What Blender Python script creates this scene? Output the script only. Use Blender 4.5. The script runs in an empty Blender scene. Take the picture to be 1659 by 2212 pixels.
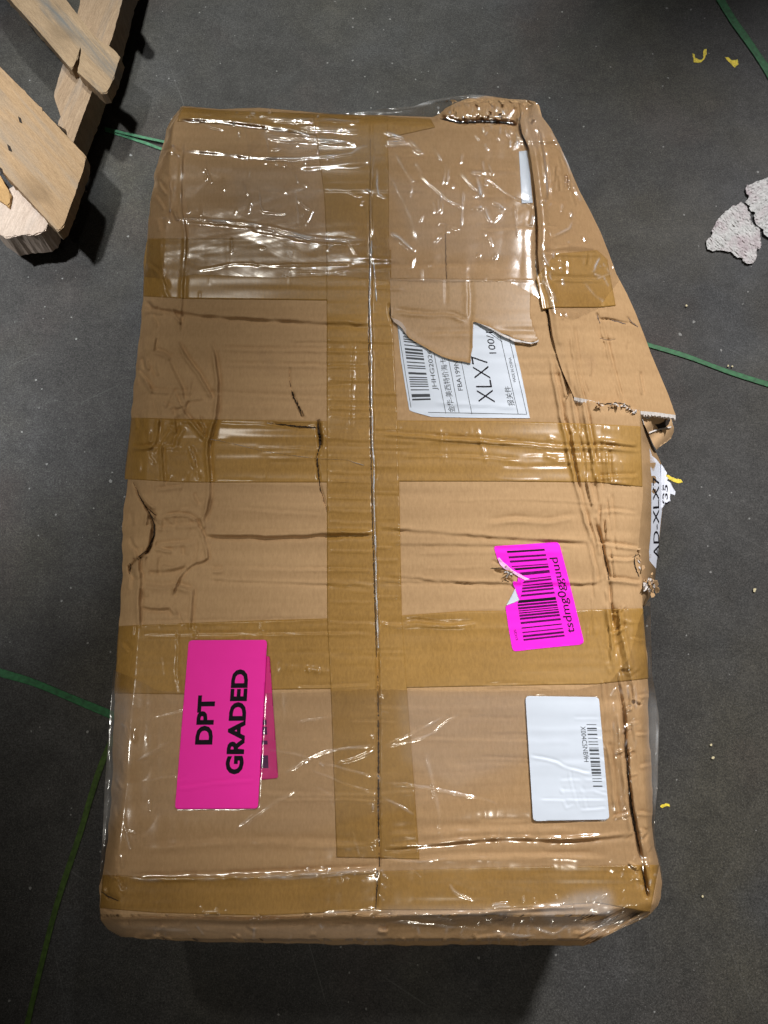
import bpy, bmesh, math, random
import numpy as np
from mathutils import Vector
random.seed(7)
RNG = np.random.default_rng(7)
scene = bpy.context.scene
COL = scene.collection

# ------------------------------------------------------------------ camera
CAM_Z, TILT, FPX, CX, CY = 1.05, math.radians(15), 1661.0, 829.5, 1106.0
cam_d = bpy.data.cameras.new('camera')
cam_d.sensor_fit = 'VERTICAL'; cam_d.sensor_height = 36; cam_d.lens = 36 * FPX / 2212
cam_d.clip_start = 0.02; cam_d.clip_end = 100
cam = bpy.data.objects.new('camera', cam_d); COL.objects.link(cam)
cam.location = (0, 0, CAM_Z); cam.rotation_euler = (TILT, 0, 0)
scene.camera = cam

# ------------------------------------------------------------------ light
scene.view_settings.view_transform = 'Standard'; scene.view_settings.look = 'None'
scene.view_settings.exposure = 0; scene.view_settings.gamma = 1
world = bpy.data.worlds.new("World"); scene.world = world; world.use_nodes = True
bg = world.node_tree.nodes['Background']
bg.inputs[0].default_value = (0.9, 0.95, 1.0, 1); bg.inputs[1].default_value = 0.012

def spot(name, loc, target, watts, color, radius, cone, blend):
    l = bpy.data.lights.new(name, 'SPOT'); l.energy = watts; l.color = color
    l.shadow_soft_size = radius; l.spot_size = math.radians(cone); l.spot_blend = blend
    o = bpy.data.objects.new(name, l); COL.objects.link(o); o.location = loc
    o.rotation_euler = (Vector(target) - Vector(loc)).to_track_quat('-Z', 'Y').to_euler()
    return o
LAMPS = [  # place, aim, watts, colour, radius, cone, softness
    ((1.95, 3.30, 5.0), (0.92, 0.02, 0.0), 1750, (1.0, 0.985, 0.985), 0.22, 21.5, 0.4),
    ((-1.45, 0.10, 5.0), (-0.96, 0.64, 0.0), 1950, (0.97, 0.99, 1.02), 0.20, 15, 0.4),
    ((-0.30, 2.90, 5.0), (-0.12, 1.16, 0.0), 1500, (0.98, 1.0, 0.97), 0.20, 13.5, 0.9),
    ((0.75, -2.30, 5.0), (0.20, 0.10, 0.0), 180, (1.0, 0.93, 0.80), 0.12, 20, 1.0),  # added weak warm fill, also for glints at the lower right
    ((-1.30, 2.75, 5.0), (-0.02, 0.20, 0.0), 190, (1.0, 0.95, 0.85), 0.16, 20, 0.9),  # added fill for the left half of the box
    ((-2.50, 0.10, 5.0), (-0.13, 0.04, 0.05), 310, (1.0, 0.96, 0.88), 0.30, 7.0, 1.0),  # added narrow spot to brighten the pink label
]
for lp in LAMPS: spot('shaped_spot', *lp)  # unseen spots, cones shaped: falloff stands in for a person's cast shadow

# ------------------------------------------------------------------ picture <-> place
CT, ST = math.cos(TILT), math.sin(TILT)
def P(px, py, z):
    """the point at height z (metres) seen at px, py in a 1659 x 2212 picture; works on arrays"""
    dx = (np.asarray(px, float) - CX) / FPX; dy = -(np.asarray(py, float) - CY) / FPX
    wx = dx; wy = dy * CT + ST; wz = dy * ST - CT
    t = (np.asarray(z, float) - CAM_Z) / wz
    return np.stack(np.broadcast_arrays(wx * t, wy * t, np.asarray(z, float)), -1)
H = 0.26

# ------------------------------------------------------------------ small helpers
def interp(tab, v):
    a = np.array(tab, float); return np.interp(v, a[:, 0], a[:, 1])
def smoothline(pts, n=2):
    p = np.array(pts, float)
    for _ in range(n):
        if len(p) < 3: break
        q = np.empty((2 * len(p), 2)); q[0] = p[0]; q[-1] = p[-1]
        q[1:-1:2] = .75 * p[:-1] + .25 * p[1:]; q[2::2] = .25 * p[:-1] + .75 * p[1:]
        p = q
    return p
def up(n_y, n_x, shape):
    """smooth random field of the given shape with n_y x n_x cells"""
    r = RNG.standard_normal((n_y + 3, n_x + 3))
    y = np.linspace(0, n_y, shape[0]); x = np.linspace(0, n_x, shape[1])
    def basis(t):
        i = np.clip(np.floor(t).astype(int), 0, None); f = t - i
        return i, [((1 - f) ** 3) / 6, (3 * f ** 3 - 6 * f ** 2 + 4) / 6, (-3 * f ** 3 + 3 * f ** 2 + 3 * f + 1) / 6, f ** 3 / 6]
    iy, by = basis(y); ix, bx = basis(x)
    iy = np.minimum(iy, n_y - 1); ix = np.minimum(ix, n_x - 1)
    tmp = sum(by[k][:, None] * r[iy + k] for k in range(4))
    return sum(bx[k][None, :] * tmp[:, ix + k] for k in range(4))
MH, MW = 2260, 1700
def blank(): return np.zeros((MH, MW), np.float32)
def sample(m, px, py):
    px = np.clip(px, 0, MW - 2.001); py = np.clip(py, 0, MH - 2.001)
    x0 = px.astype(int); y0 = py.astype(int); fx = px - x0; fy = py - y0
    return (m[y0, x0] * (1 - fx) * (1 - fy) + m[y0, x0 + 1] * fx * (1 - fy)
            + m[y0 + 1, x0] * (1 - fx) * fy + m[y0 + 1, x0 + 1] * fx * fy)
def stroke(m, pts, w, amp, prof='ridge', mode='add', taper=0.12, wob=1.0, vary=None):
    """press a fold along a line into a height map (amp in millimetres, w in pixels)"""
    p = smoothline(pts)
    if wob:
        seg = np.hypot(*np.diff(p, axis=0).T).sum(); n = max(3, int(seg / 14))
        s = np.r_[0, np.cumsum(np.hypot(*np.diff(p, axis=0).T))]; u = np.linspace(0, s[-1], n)
        p = np.stack([np.interp(u, s, p[:, 0]), np.interp(u, s, p[:, 1])], 1)
        p[1:-1] += RNG.normal(0, wob * .55, (n - 2, 2))
    pad = int(4 * w + 3)
    x0 = int(max(0, p[:, 0].min() - pad)); x1 = int(min(MW, p[:, 0].max() + pad))
    y0 = int(max(0, p[:, 1].min() - pad)); y1 = int(min(MH, p[:, 1].max() + pad))
    if x1 <= x0 or y1 <= y0: return
    D = np.full((y1 - y0, x1 - x0), 1e9, np.float32); SG = np.zeros_like(D); T = np.zeros_like(D)
    L = np.r_[0, np.cumsum(np.hypot(*np.diff(p, axis=0).T))]; tot = max(L[-1], 1e-6)
    for i in range(len(p) - 1):
        a, b = p[i], p[i + 1]
        xa = int(max(x0, min(a[0], b[0]) - pad)); xb = int(min(x1, max(a[0], b[0]) + pad + 1))
        ya = int(max(y0, min(a[1], b[1]) - pad)); yb = int(min(y1, max(a[1], b[1]) + pad + 1))
        if xb <= xa or yb <= ya: continue
        X, Y = np.meshgrid(np.arange(xa, xb), np.arange(ya, yb))
        d = b - a; l2 = max((d ** 2).sum(), 1e-9)
        t = np.clip(((X - a[0]) * d[0] + (Y - a[1]) * d[1]) / l2, 0, 1)
        ex = X - a[0] - t * d[0]; ey = Y - a[1] - t * d[1]; dd = np.hypot(ex, ey)
        sl = (slice(ya - y0, yb - y0), slice(xa - x0, xb - x0)); c = dd < D[sl]
        D[sl] = np.where(c, dd, D[sl]); SG[sl] = np.where(c, np.sign(d[0] * ey - d[1] * ex), SG[sl])
        T[sl] = np.where(c, (L[i] + t * (L[i + 1] - L[i])) / tot, T[sl])
    tp = np.clip(np.minimum(T, 1 - T) / max(taper, 1e-3), 0, 1); tp = tp * (2 - tp)
    q = D / w
    if prof == 'ridge': h = np.exp(-q * q)
    elif prof == 'tent': h = np.clip(1 - q / 1.6, 0, 1)
    elif prof == 'step': h = SG * q * np.exp(-.5 * q * q) * 1.6
    elif prof == 'slab': h = 1 / (1 + np.exp((q - 1) * 6))
    if tot > 60: kx = np.linspace(0, 1, max(3, int(tot / 22))); h = h * np.interp(T, kx, RNG.uniform(.45, 1.25, len(kx)))
    if vary: kx = np.linspace(0, 1, max(3, int(tot / vary))); h = h * np.interp(T, kx, RNG.uniform(0, 1, len(kx)) ** 1.6 * 1.5)
    h = h * tp * amp
    sub = m[y0:y1, x0:x1]
    if mode == 'add': sub += h
    else: np.maximum(sub, h, out=sub)
def inpoly(poly, X, Y):
    r = np.zeros(X.shape, bool); n = len(poly); j = n - 1
    for i in range(n):
        xi, yi = poly[i]; xj, yj = poly[j]
        if yi != yj:
            c = ((yi > Y) != (yj > Y)) & (X < (xj - xi) * (Y - yi) / (yj - yi) + xi); r ^= c
        j = i
    return r
def blur(a, k):
    for ax in (0, 1):
        for _ in range(2):
            c = np.cumsum(np.pad(a, [(k + 1, k) if i == ax else (0, 0) for i in range(2)], mode='edge'), axis=ax)
            a = (np.take(c, range(2 * k + 1, c.shape[ax]), ax) - np.take(c, range(0, c.shape[ax] - 2 * k - 1), ax)) / (2 * k + 1)
    return a.astype(np.float32)
def fill(m, poly, val, soft=0):
    a = np.array(poly, float); pad = soft * 2 + 2
    x0 = int(max(0, a[:, 0].min() - pad)); x1 = int(min(MW, a[:, 0].max() + pad))
    y0 = int(max(0, a[:, 1].min() - pad)); y1 = int(min(MH, a[:, 1].max() + pad))
    X, Y = np.meshgrid(np.arange(x0, x1), np.arange(y0, y1))
    k = inpoly(poly, X, Y).astype(np.float32)
    if soft: k = blur(k, soft)
    return (slice(y0, y1), slice(x0, x1)), k * val

ROOT = {}
def link(o, parent=None):
    COL.objects.link(o)
    if parent is not None: o.parent = parent
    return o
def thing(name, label, cat, loc, group=None):
    o = bpy.data.objects.new(name, None); COL.objects.link(o); o.location = loc
    o.empty_display_size = 0.05
    o['label'] = label; o['category'] = cat
    if group: o['group'] = group
    ROOT[o.name] = tuple(loc); return o
def mesh(name, V, F, mat, parent=None, smooth=True, kind=None, label=None, attr=None, loc=None):
    V = np.array(V, float)
    if parent is not None:
        r = parent
        while r.parent is not None: r = r.parent
        V = V - np.array(r.location)
    elif loc is not None: V = V - np.array(loc)
    me = bpy.data.meshes.new(name)
    me.from_pydata(V.tolist(), [], F if isinstance(F, list) else F.tolist()); me.update()
    if smooth: me.polygons.foreach_set('use_smooth', [True] * len(me.polygons))
    if attr is not None:
        for k, v in attr.items():
            a = me.attributes.new(k, 'FLOAT', 'POINT'); a.data.foreach_set('value', np.asarray(v, np.float32).ravel())
    me.materials.append(mat)
    o = bpy.data.objects.new(name, me); link(o, parent)
    if loc is not None and parent is None: o.location = loc
    if kind: o['kind'] = kind
    if label: o['label'] = label
    return o
def gridfaces(nr, nc, off=0):
    i = np.arange(nr - 1)[:, None] * nc + np.arange(nc - 1)[None, :] + off
    return np.stack([i + nc, i + nc + 1, i + 1, i], -1).reshape(-1, 4)

# ------------------------------------------------------------------ materials
class NT:
    def __init__(s, name):
        s.m = bpy.data.materials.new(name); s.m.use_nodes = True; s.t = s.m.node_tree; s.t.nodes.clear()
        s.out = s.n('ShaderNodeOutputMaterial'); s.tc = s.n('ShaderNodeTexCoord')
    def n(s, typ, **kw):
        x = s.t.nodes.new(typ)
        for k, v in kw.items(): setattr(x, k, v)
        return x
    def l(s, a, b): s.t.links.new(a, b)
    def mapped(s, scale=(1, 1, 1), rot=(0, 0, 0)):
        m = s.n('ShaderNodeMapping', vector_type='TEXTURE'); m.inputs['Scale'].default_value = tuple(1 / v for v in scale); m.inputs['Rotation'].default_value = rot
        s.l(s.tc.outputs['Object'], m.inputs['Vector']); return m.outputs[0]
    def noise(s, scale, detail=4, rough=.55, vec=None, dist=0):
        x = s.n('ShaderNodeTexNoise'); x.inputs['Scale'].default_value = scale
        x.inputs['Detail'].default_value = detail; x.inputs['Roughness'].default_value = rough
        x.inputs['Distortion'].default_value = dist
        s.l(vec if vec is not None else s.tc.outputs['Object'], x.inputs['Vector']); return x.outputs['Fac']
    def ramp(s, fac, stops):
        r = s.n('ShaderNodeValToRGB'); e = r.color_ramp.elements
        while len(e) > 1: e.remove(e[-1])
        e[0].position = stops[0][0]; e[0].color = (*stops[0][1], 1)
        for p, c in stops[1:]: x = e.new(p); x.color = (*c, 1)
        s.l(fac, r.inputs[0]); return r.outputs[0]
    def mix(s, fac, a, b, mode='MIX'):
        x = s.n('ShaderNodeMix', data_type='RGBA', blend_type=mode)
        for sock, v in ((x.inputs[0], fac), (x.inputs[6], a), (x.inputs[7], b)):
            if hasattr(v, 'links'): s.l(v, sock)
            elif isinstance(v, tuple): sock.default_value = (*v, 1)
            else: sock.default_value = v
        return x.outputs[2]
    def math(s, op, a, b=0.0, clamp=False):
        x = s.n('ShaderNodeMath', operation=op, use_clamp=clamp)
        for i, v in enumerate((a, b)):
            if hasattr(v, 'links'): s.l(v, x.inputs[i])
            else: x.inputs[i].default_value = v
        return x.outputs[0]
    def bump(s, h, strength, dist, nrm=None):
        b = s.n('ShaderNodeBump'); b.inputs['Strength'].default_value = strength; b.inputs['Distance'].default_value = dist
        s.l(h, b.inputs['Height'])
        if nrm is not None: s.l(nrm, b.inputs['Normal'])
        return b.outputs[0]
    def bsdf(s, col, rough, nrm=None, spec=.5, coat=0, coat_rough=.1, coat_nrm=None):
        b = s.n('ShaderNodeBsdfPrincipled')
        for k, v in (('Base Color', col), ('Roughness', rough), ('Specular IOR Level', spec), ('Coat Weight', coat), ('Coat Roughness', coat_rough)):
            if hasattr(v, 'links'): s.l(v, b.inputs[k])
            elif isinstance(v, tuple): b.inputs[k].default_value = (*v, 1)
            else: b.inputs[k].default_value = v
        if nrm is not None: s.l(nrm, b.inputs['Normal'])
        if coat_nrm is not None: s.l(coat_nrm, b.inputs['Coat Normal'])
        s.l(b.outputs[0], s.out.inputs[0]); return b

def m_card(name='cardboard', tint=(1, 1, 1)):
    t = NT(name)
    base = lambda c: tuple(a * b for a, b in zip(c, tint))
    n1 = t.noise(7, 5, .6); c = t.ramp(n1, [(.3, base((.42, .262, .128))), (.7, base((.52, .330, .168)))])
    fib = t.noise(420, 3, .7, t.mapped((1, .35, 1))); c = t.mix(.35, c, t.ramp(fib, [(.3, base((.34, .20, .095))), (.7, base((.61, .40, .215)))]))
    band = t.noise(60, 3, .6, t.mapped((.05, 1, .2))); c = t.mix(.22, c, t.ramp(band, [(.35, base((.36, .22, .105))), (.68, base((.58, .375, .195)))]), 'MIX')
    st = t.noise(16, 6, .7, dist=.6); c = t.mix(t.ramp(st, [(.60, (0, 0, 0)), (.76, (.35, .35, .35))]), c, base((.30, .18, .10)))
    flute = t.noise(110, 1, .4, t.mapped((.025, 1, .3)))
    nb = t.bump(flute, .25, .0008); nb = t.bump(fib, .35, .00035, nb); nb = t.bump(t.noise(45, 4, .6), .3, .0008, nb)
    t.bsdf(c, .78, nb, .25); return t.m
def m_tape(name='tape', col=((.285, .150, .030), (.41, .228, .056)), rough=.2):
    t = NT(name)
    n1 = t.noise(11, 5, .65); c = t.ramp(n1, [(.3, col[0]), (.72, col[1])])
    fib = t.noise(420, 3, .7, t.mapped((1, .4, 1))); c = t.mix(.30, c, t.ramp(fib, [(.3, tuple(v * .68 for v in col[0])), (.7, tuple(v * 1.3 for v in col[1]))]))
    cl = t.noise(5, 4, .6, t.mapped((.4, 1, 1))); c = t.mix(t.ramp(cl, [(.48, (0, 0, 0)), (.7, (.45, .45, .45))]), c, (.45, .285, .115))
    bub = t.noise(70, 3, .6, t.mapped((.12, 1, 1))); c = t.mix(t.ramp(bub, [(.60, (0, 0, 0)), (.74, (.22, .22, .22))]), c, (.46, .31, .16))
    nb = t.bump(t.noise(90, 2, .5, t.mapped((.2, 1, 1))), .3, .0006); nb = t.bump(fib, .22, .0003, nb)
    cb = t.bump(t.noise(24, 3, .5, t.mapped((.5, 1, 1))), .30, .0010); cb = t.bump(t.noise(240, 2, .5, t.mapped((1, .35, 1))), .12, .0003, cb)
    t.bsdf(c, .6, nb, .25, .38, rough, cb); return t.m
def m_film(name='film'):
    t = NT(name)
    n = t.bump(t.noise(11, 3, .5, t.mapped((.3, 1, 1), (0, 0, .2)), .8), .40, .005)
    n = t.bump(t.noise(34, 3, .5, t.mapped((.12, 1, 1), (0, 0, -.45)), .4), .16, .0022, n)
    n = t.bump(t.noise(120, 2, .5, t.mapped((.3, 1, 1), (0, 0, 1.2)), .6), .07, .0009, n)
    g = t.n('ShaderNodeBsdfGlossy'); g.inputs['Roughness'].default_value = .14; g.inputs['Color'].default_value = (1, 1, 1, 1); t.l(n, g.inputs['Normal'])
    fr = t.n('ShaderNodeFresnel'); fr.inputs['IOR'].default_value = 1.52; t.l(n, fr.inputs['Normal'])
    tr = t.n('ShaderNodeBsdfTransparent'); tr.inputs[0].default_value = (.985, .985, .98, 1)
    dif = t.n('ShaderNodeBsdfDiffuse'); dif.inputs[0].default_value = (.80, .82, .84, 1); t.l(n, dif.inputs['Normal'])
    at = t.n('ShaderNodeAttribute'); at.attribute_name = 'glint_haze'
    hz = t.math('MULTIPLY', at.outputs['Fac'], t.math('ADD', .55, t.math('MULTIPLY', t.noise(60, 4, .7, t.mapped((.3, 1, 1))), .9)), True)
    m1 = t.n('ShaderNodeMixShader'); t.l(hz, m1.inputs[0]); t.l(tr.outputs[0], m1.inputs[1]); t.l(dif.outputs[0], m1.inputs[2])
    m2 = t.n('ShaderNodeMixShader'); t.l(t.math('MINIMUM', t.math('MULTIPLY', fr.outputs[0], 1.9), .26), m2.inputs[0]); t.l(m1.outputs[0], m2.inputs[1]); t.l(g.outputs[0], m2.inputs[2])
    t.l(m2.outputs[0], t.out.inputs[0]); return t.m
def m_plain(name, col, rough=.5, var=.06, scale=60, spec=.4, bump=.15):
    t = NT(name); n = t.noise(scale, 4, .6)
    lo = tuple(max(0, c * (1 - var)) for c in col); hi = tuple(min(1, c * (1 + var)) for c in col)
    t.bsdf(t.ramp(n, [(.3, lo), (.7, hi)]), rough, t.bump(n, bump, .0006), spec); return t.m
def m_floor():
    t = NT('concrete')
    big = t.noise(2.3, 5, .6, dist=.4); c = t.ramp(big, [(.28, (.0265, .0250, .0230)), (.48, (.035, .0335, .0315)), (.72, (.052, .0515, .051))])
    hue = t.noise(3.1, 3, .5); c = t.mix(t.ramp(hue, [(.48, (0, 0, 0)), (.66, (.75, .75, .75))]), c, (.044, .040, .029))
    hue2 = t.noise(4.3, 3, .5, t.mapped((1, 1, 1), (0, 0, 2.1))); c = t.mix(t.ramp(hue2, [(.54, (0, 0, 0)), (.7, (.55, .55, .55))]), c, (.046, .034, .030))
    blu = t.noise(3.7, 4, .5, t.mapped((1, 1, 1), (0, 0, 1.0))); c = t.mix(t.ramp(blu, [(.54, (0, 0, 0)), (.80, (.6, .6, .6))]), c, (.044, .050, .060))
    mid = t.noise(26, 6, .7, dist=.3); c = t.mix(.5, c, t.ramp(mid, [(.3, (.50, .50, .50)), (.72, (1.6, 1.6, 1.6))]), 'MULTIPLY')
    gr = t.noise(420, 3, .85); c = t.mix(.9, c, t.ramp(gr, [(.34, (.35, .35, .35)), (.5, (.95, .95, .95)), (.68, (1.9, 1.9, 1.9))]), 'MULTIPLY'); g2 = t.noise(130, 4, .8); c = t.mix(.6, c, t.ramp(g2, [(.34, (.55, .55, .55)), (.66, (1.5, 1.5, 1.5))]), 'MULTIPLY')
    grit = t.noise(900, 1, .5); c = t.mix(t.ramp(grit, [(.64, (0, 0, 0)), (.72, (.5, .5, .5))]), c, (.20, .20, .195))
    pit = t.noise(330, 3, .7); c = t.mix(t.ramp(pit, [(.26, (.8, .8, .8)), (.36, (0, 0, 0))]), c, (.012, .012, .011))
    for sc_, rt, sx in ((70, .5, .02), (90, 1.9, .015), (60, 2.6, .03)):
        h_ = t.noise(sc_, 3, .6, t.mapped((sx, 1, 1), (0, 0, rt)), .15); c = t.mix(t.ramp(h_, [(.70, (0, 0, 0)), (.735, (.35, .35, .35)), (.76, (0, 0, 0))]), c, (.17, .17, .165))
    # dusty scuffs and drag scratches
    scr = t.noise(34, 5, .75, t.mapped((1, .10, 1), (0, 0, .25)), .3); c = t.mix(t.ramp(scr, [(.66, (0, 0, 0)), (.80, (.10, .10, .10))]), c, (.13, .13, .128))
    scr2 = t.noise(30, 5, .75, t.mapped((.10, 1, 1), (0, 0, .9)), .3); c = t.mix(t.ramp(scr2, [(.68, (0, 0, 0)), (.80, (.16, .16, .16))]), c, (.15, .15, .15))
    patch = t.noise(70, 4, .8, dist=1.0); c = t.mix(t.ramp(patch, [(.72, (0, 0, 0)), (.82, (.25, .25, .25))]), c, (.11, .11, .105))
    for sc, th, r in ((95, .10, 0), (38, .055, 1.3)):
        v = t.n('ShaderNodeTexVoronoi'); v.inputs['Scale'].default_value = sc; t.l(t.mapped((1, 1, 1), (0, 0, r)), v.inputs['Vector'])
        sz = t.n('ShaderNodeSeparateColor'); t.l(v.outputs['Color'], sz.inputs[0])
        lim = t.math('MULTIPLY', t.math('POWER', sz.outputs[0], 9), t.math('MULTIPLY', t.noise(260, 2, .6), th * 3.4))
        spot_ = t.math('LESS_THAN', v.outputs['Distance'], lim)
        c = t.mix(t.math('MULTIPLY', spot_, .6), c, (.30, .30, .29))
    nb = t.bump(t.noise(300, 4, .7), .25, .0006); nb = t.bump(mid, .25, .0012, nb)
    rg = t.ramp(t.noise(9, 4, .6), [(.3, (.62,) * 3), (.7, (.74,) * 3)])
    t.bsdf(c, rg, nb, .28); return t.m
def m_wood(name, a, b, ang, grey=(.30, .29, .26), greyamt=.4):
    t = NT(name); v = t.mapped((1, 9, 1), (0, 0, ang)); v2 = t.mapped((.5, 5, 1), (0, 0, ang))
    c = t.ramp(t.noise(14, 6, .7, v, .7), [(.28, a), (.72, b)])
    c = t.mix(.45, c, t.ramp(t.noise(60, 4, .8, v), [(.3, tuple(x * .6 for x in a)), (.7, tuple(min(1, x * 1.2) for x in b))]))
    c = t.mix(t.ramp(t.noise(8, 4, .6, v2, .5), [(.5, (0, 0, 0)), (.68, (greyamt,) * 3)]), c, grey)
    kn = t.noise(5, 2, .5, t.mapped((1, 2.2, 1), (0, 0, ang))); c = t.mix(t.ramp(kn, [(.66, (0, 0, 0)), (.72, (.45, .45, .45))]), c, tuple(x * .45 for x in a))
    c = t.mix(.4, c, t.ramp(t.noise(500, 2, .7), [(.3, (.7,) * 3), (.7, (1.25,) * 3)]), 'MULTIPLY')
    nb = t.bump(t.noise(45, 5, .75, v, .5), .5, .002); t.bsdf(c, .72, nb, .25); return t.m
CARD = m_card(); CARD_RIGHT = m_card('cardboard_side', (.97, .96, .94)); CARD_TORN = m_card('cardboard_torn', (1.05, 1.08, 1.15))
TAPE = m_tape(); TAPE_PALE = m_tape('tape_sheet', ((.33, .195, .080), (.41, .25, .115)), .35)
FILM = m_film()
WHITE = m_plain('label_paper', (.62, .68, .77), .5, .04, 25, .4, .08)
WHITE_SIDE = m_plain('label_paper_side', (.72, .75, .84), .5, .04, 40)
PINK = m_plain('pink_label', (1.0, .035, .43), .6, .02, 60, .12)
MAGENTA = m_plain('magenta_label', (1.0, .02, .74), .6, .02, 60, .12)
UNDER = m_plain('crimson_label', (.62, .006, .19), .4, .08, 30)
INK = m_plain('black_ink', (.010, .008, .012), .7, .2, 60, .08)
INK2 = m_plain('grey_ink', (.07, .076, .084), .7, .2, 60, .1)
INK3 = m_plain('purple_ink', (.085, .006, .075), .7, .5, 400, .08)
PAPER_EDGE = m_plain('torn_paper', (.62, .58, .55), .9, .15, 300)
GREEN = m_plain('green_strap', (.016, .105, .034), .55, .4, 160, .25, .5)
GREEN_PALE = m_plain('pale_green_strap', (.055, .17, .09), .55, .4, 160, .25, .5)
OLIVE = m_plain('olive_strap', (.040, .075, .012), .6, .4, 160, .2)
YELLOW = m_plain('yellow_paint', (.75, .58, .05), .6, .35, 400, .3, .6)
CREAM = m_plain('cream_crumb', (.55, .48, .30), .7, .3, 400)
DARK = m_plain('hollow_shade', (.02, .014, .01), .9, .3)  # shade inside holes, painted as a flat dark colour

# ------------------------------------------------------------------ floor (the setting)
nx, ny = 2, 2
fl = mesh('floor', [(-8, -8, 0), (8, -8, 0), (8, 8, 0), (-8, 8, 0)], [(0, 1, 2, 3)], m_floor(), None, False, 'structure')

# ------------------------------------------------------------------ folds of the box, in millimetres
HB = blank()
HB += (up(14, 9, (MH, MW)) * 2.3 + up(30, 14, (MH, MW)) * .8).astype(np.float32)
HB += (up(260, 6, (MH, MW)) * .30 * (.4 + np.abs(up(12, 8, (MH, MW))))).astype(np.float32)
# paler pressed ribs that run across the flutes
for _ in range(120):
    y = RNG.uniform(270, 1950); x = RNG.uniform(330, 1200); L = RNG.uniform(80, 420)
    stroke(HB, [(x, y), (x + L / 2, y + RNG.normal(0, 3)), (min(x + L, 1330), y + RNG.normal(0, 5))], RNG.uniform(2.2, 5), RNG.normal(0, .45), 'step' if RNG.random() < .5 else 'ridge')
S = lambda *a, **k: stroke(HB, *a, **k)
# long pressed lines across the panels
S([(338, 664), (380, 674), (440, 682), (560, 690), (680, 697), (798, 703)], 4.2, -2.6, 'step')
S([(338, 668), (440, 678), (560, 687), (798, 700)], 2.2, -.9)
S([(395, 326), (450, 330), (520, 338), (560, 343), (640, 342)], 3.5, -1.8, 'step')
S([(385, 258), (470, 262), (520, 268), (600, 279), (650, 287)], 4, -2.4, 'step')
for a, b, am in (((460, 752), (805, 757), 1.1), ((468, 785), (803, 791), 1.2), ((350, 843), (712, 860), .8), ((447, 1252), (810, 1266), -1.0),
                 ((430, 1225), (800, 1231), .8), ((320, 905), (700, 921), .5), ((460, 1040), (705, 1045), .6), ((460, 1095), (700, 1110), .5),
                 ((300, 1345), (705, 1338), .7), ((300, 1372), (800, 1366), .9), ((640, 1484), (800, 1478), .9)):
    S([a, ((a[0] + b[0]) / 2, (a[1] + b[1]) / 2 + 1), b], 3, am, 'step')
S([(443, 1156), (520, 1158), (620, 1160), (715, 1153), (808, 1153)], 4.2, -2.9, 'step')
S([(443, 1160), (620, 1163), (808, 1156)], 2.2, -1.6)
# crumpled left part
S([(398, 300), (395, 351), (392, 400), (394, 468), (405, 504), (398, 584), (395, 651), (388, 720)], 3, 2.0, 'step')
S([(366, 384), (368, 430), (366, 468)], 3, 1.8, 'step'); S([(353, 500), (350, 530), (352, 567), (356, 600)], 3, 1.8, 'step')
S([(455, 737), (470, 790), (472, 850), (470, 890), (455, 940), (448, 970), (456, 1040), (450, 1100), (437, 1130)], 3.6, 2.9, 'step')
S([(385, 740), (405, 775), (430, 805), (445, 835), (462, 862)], 3, 2.4, 'step')
S([(375, 842), (390, 880), (410, 905), (432, 932), (450, 948)], 3, 2.2, 'step')
S([(430, 900), (447, 925), (440, 945)], 2.5, 1.8, 'step'); S([(350, 960), (352, 1020), (356, 1050)], 2.5, 1.7, 'step')
S([(345, 905), (338, 965), (320, 970)], 3, 1.8, 'step'); S([(410, 965), (420, 990), (424, 1010)], 2.5, 1.3, 'step')
S([(365, 780), (400, 850), (398, 902)], 4, 1.5, 'step'); S([(322, 842), (365, 846)], 3, 1.3, 'step'); S([(318, 965), (360, 962), (392, 966)], 3, 1.2, 'step')
S([(345, 1118), (372, 1111), (405, 1111), (425, 1122), (438, 1150), (448, 1190), (450, 1213), (425, 1214), (410, 1225), (395, 1240), (380, 1262), (372, 1290)], 2.6, 2.5, 'step')
S([(438, 1150), (446, 1180), (450, 1213)], 2.0, 1.8)
S([(340, 1141), (385, 1136), (430, 1132)], 4, 1.5, 'step'); S([(335, 1178), (380, 1174), (420, 1170)], 4, 1.3, 'step')
S([(318, 1232), (360, 1236), (405, 1222)], 5, -2.0, 'step'); S([(305, 1260), (345, 1268), (372, 1262), (420, 1275)], 5, 1.6, 'step')
S([(305, 1310), (340, 1318), (370, 1310), (376, 1330)], 4, -1.6, 'step'); S([(420, 1265), (414, 1310), (413, 1360)], 3, 1.6, 'step')
S([(305, 1237), (311, 1180)], 3, 2, 'step'); S([(288, 1180), (302, 1215), (305, 1260), (300, 1300), (304, 1357)], 4, 2.6, 'step')
S([(424, 1360), (418, 1400), (416, 1440), (423, 1475)], 1.8, 1.2); S([(385, 1375), (386, 1420), (381, 1460), (392, 1500)], 1.6, 1.2)
# torn edge on the left and the hole in the middle
S([(287, 1040), (300, 1070), (313, 1093), (322, 1108), (331, 1130), (334, 1152), (326, 1182), (312, 1200), (300, 1207), (286, 1214), (278, 1235)], 2.0, -9, taper=.05)
S([(313, 1093), (330, 1105), (338, 1115)], 2.2, -5); S([(330, 1140), (326, 1180), (318, 1196)], 2.8, -6); S([(276, 1222), (285, 1226), (279, 1240)], 2.4, -6)
S([(306, 1068), (322, 1092), (336, 1100)], 2.0, 2.5); S([(322, 1120), (326, 1150), (318, 1182)], 2, 2.2)
S([(626, 795), (626, 826), (631, 851), (637, 864)], 1.3, -3.2); S([(631, 848), (638, 867), (648, 884), (654, 902)], 2.4, -4.5, taper=.2)
for q in ((639, 868), (646, 880), (652, 889), (658, 896)): S([(q[0] - 2, q[1] - 6), (q[0] + 3, q[1] + 6)], 1.3, 2.6)
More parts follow.
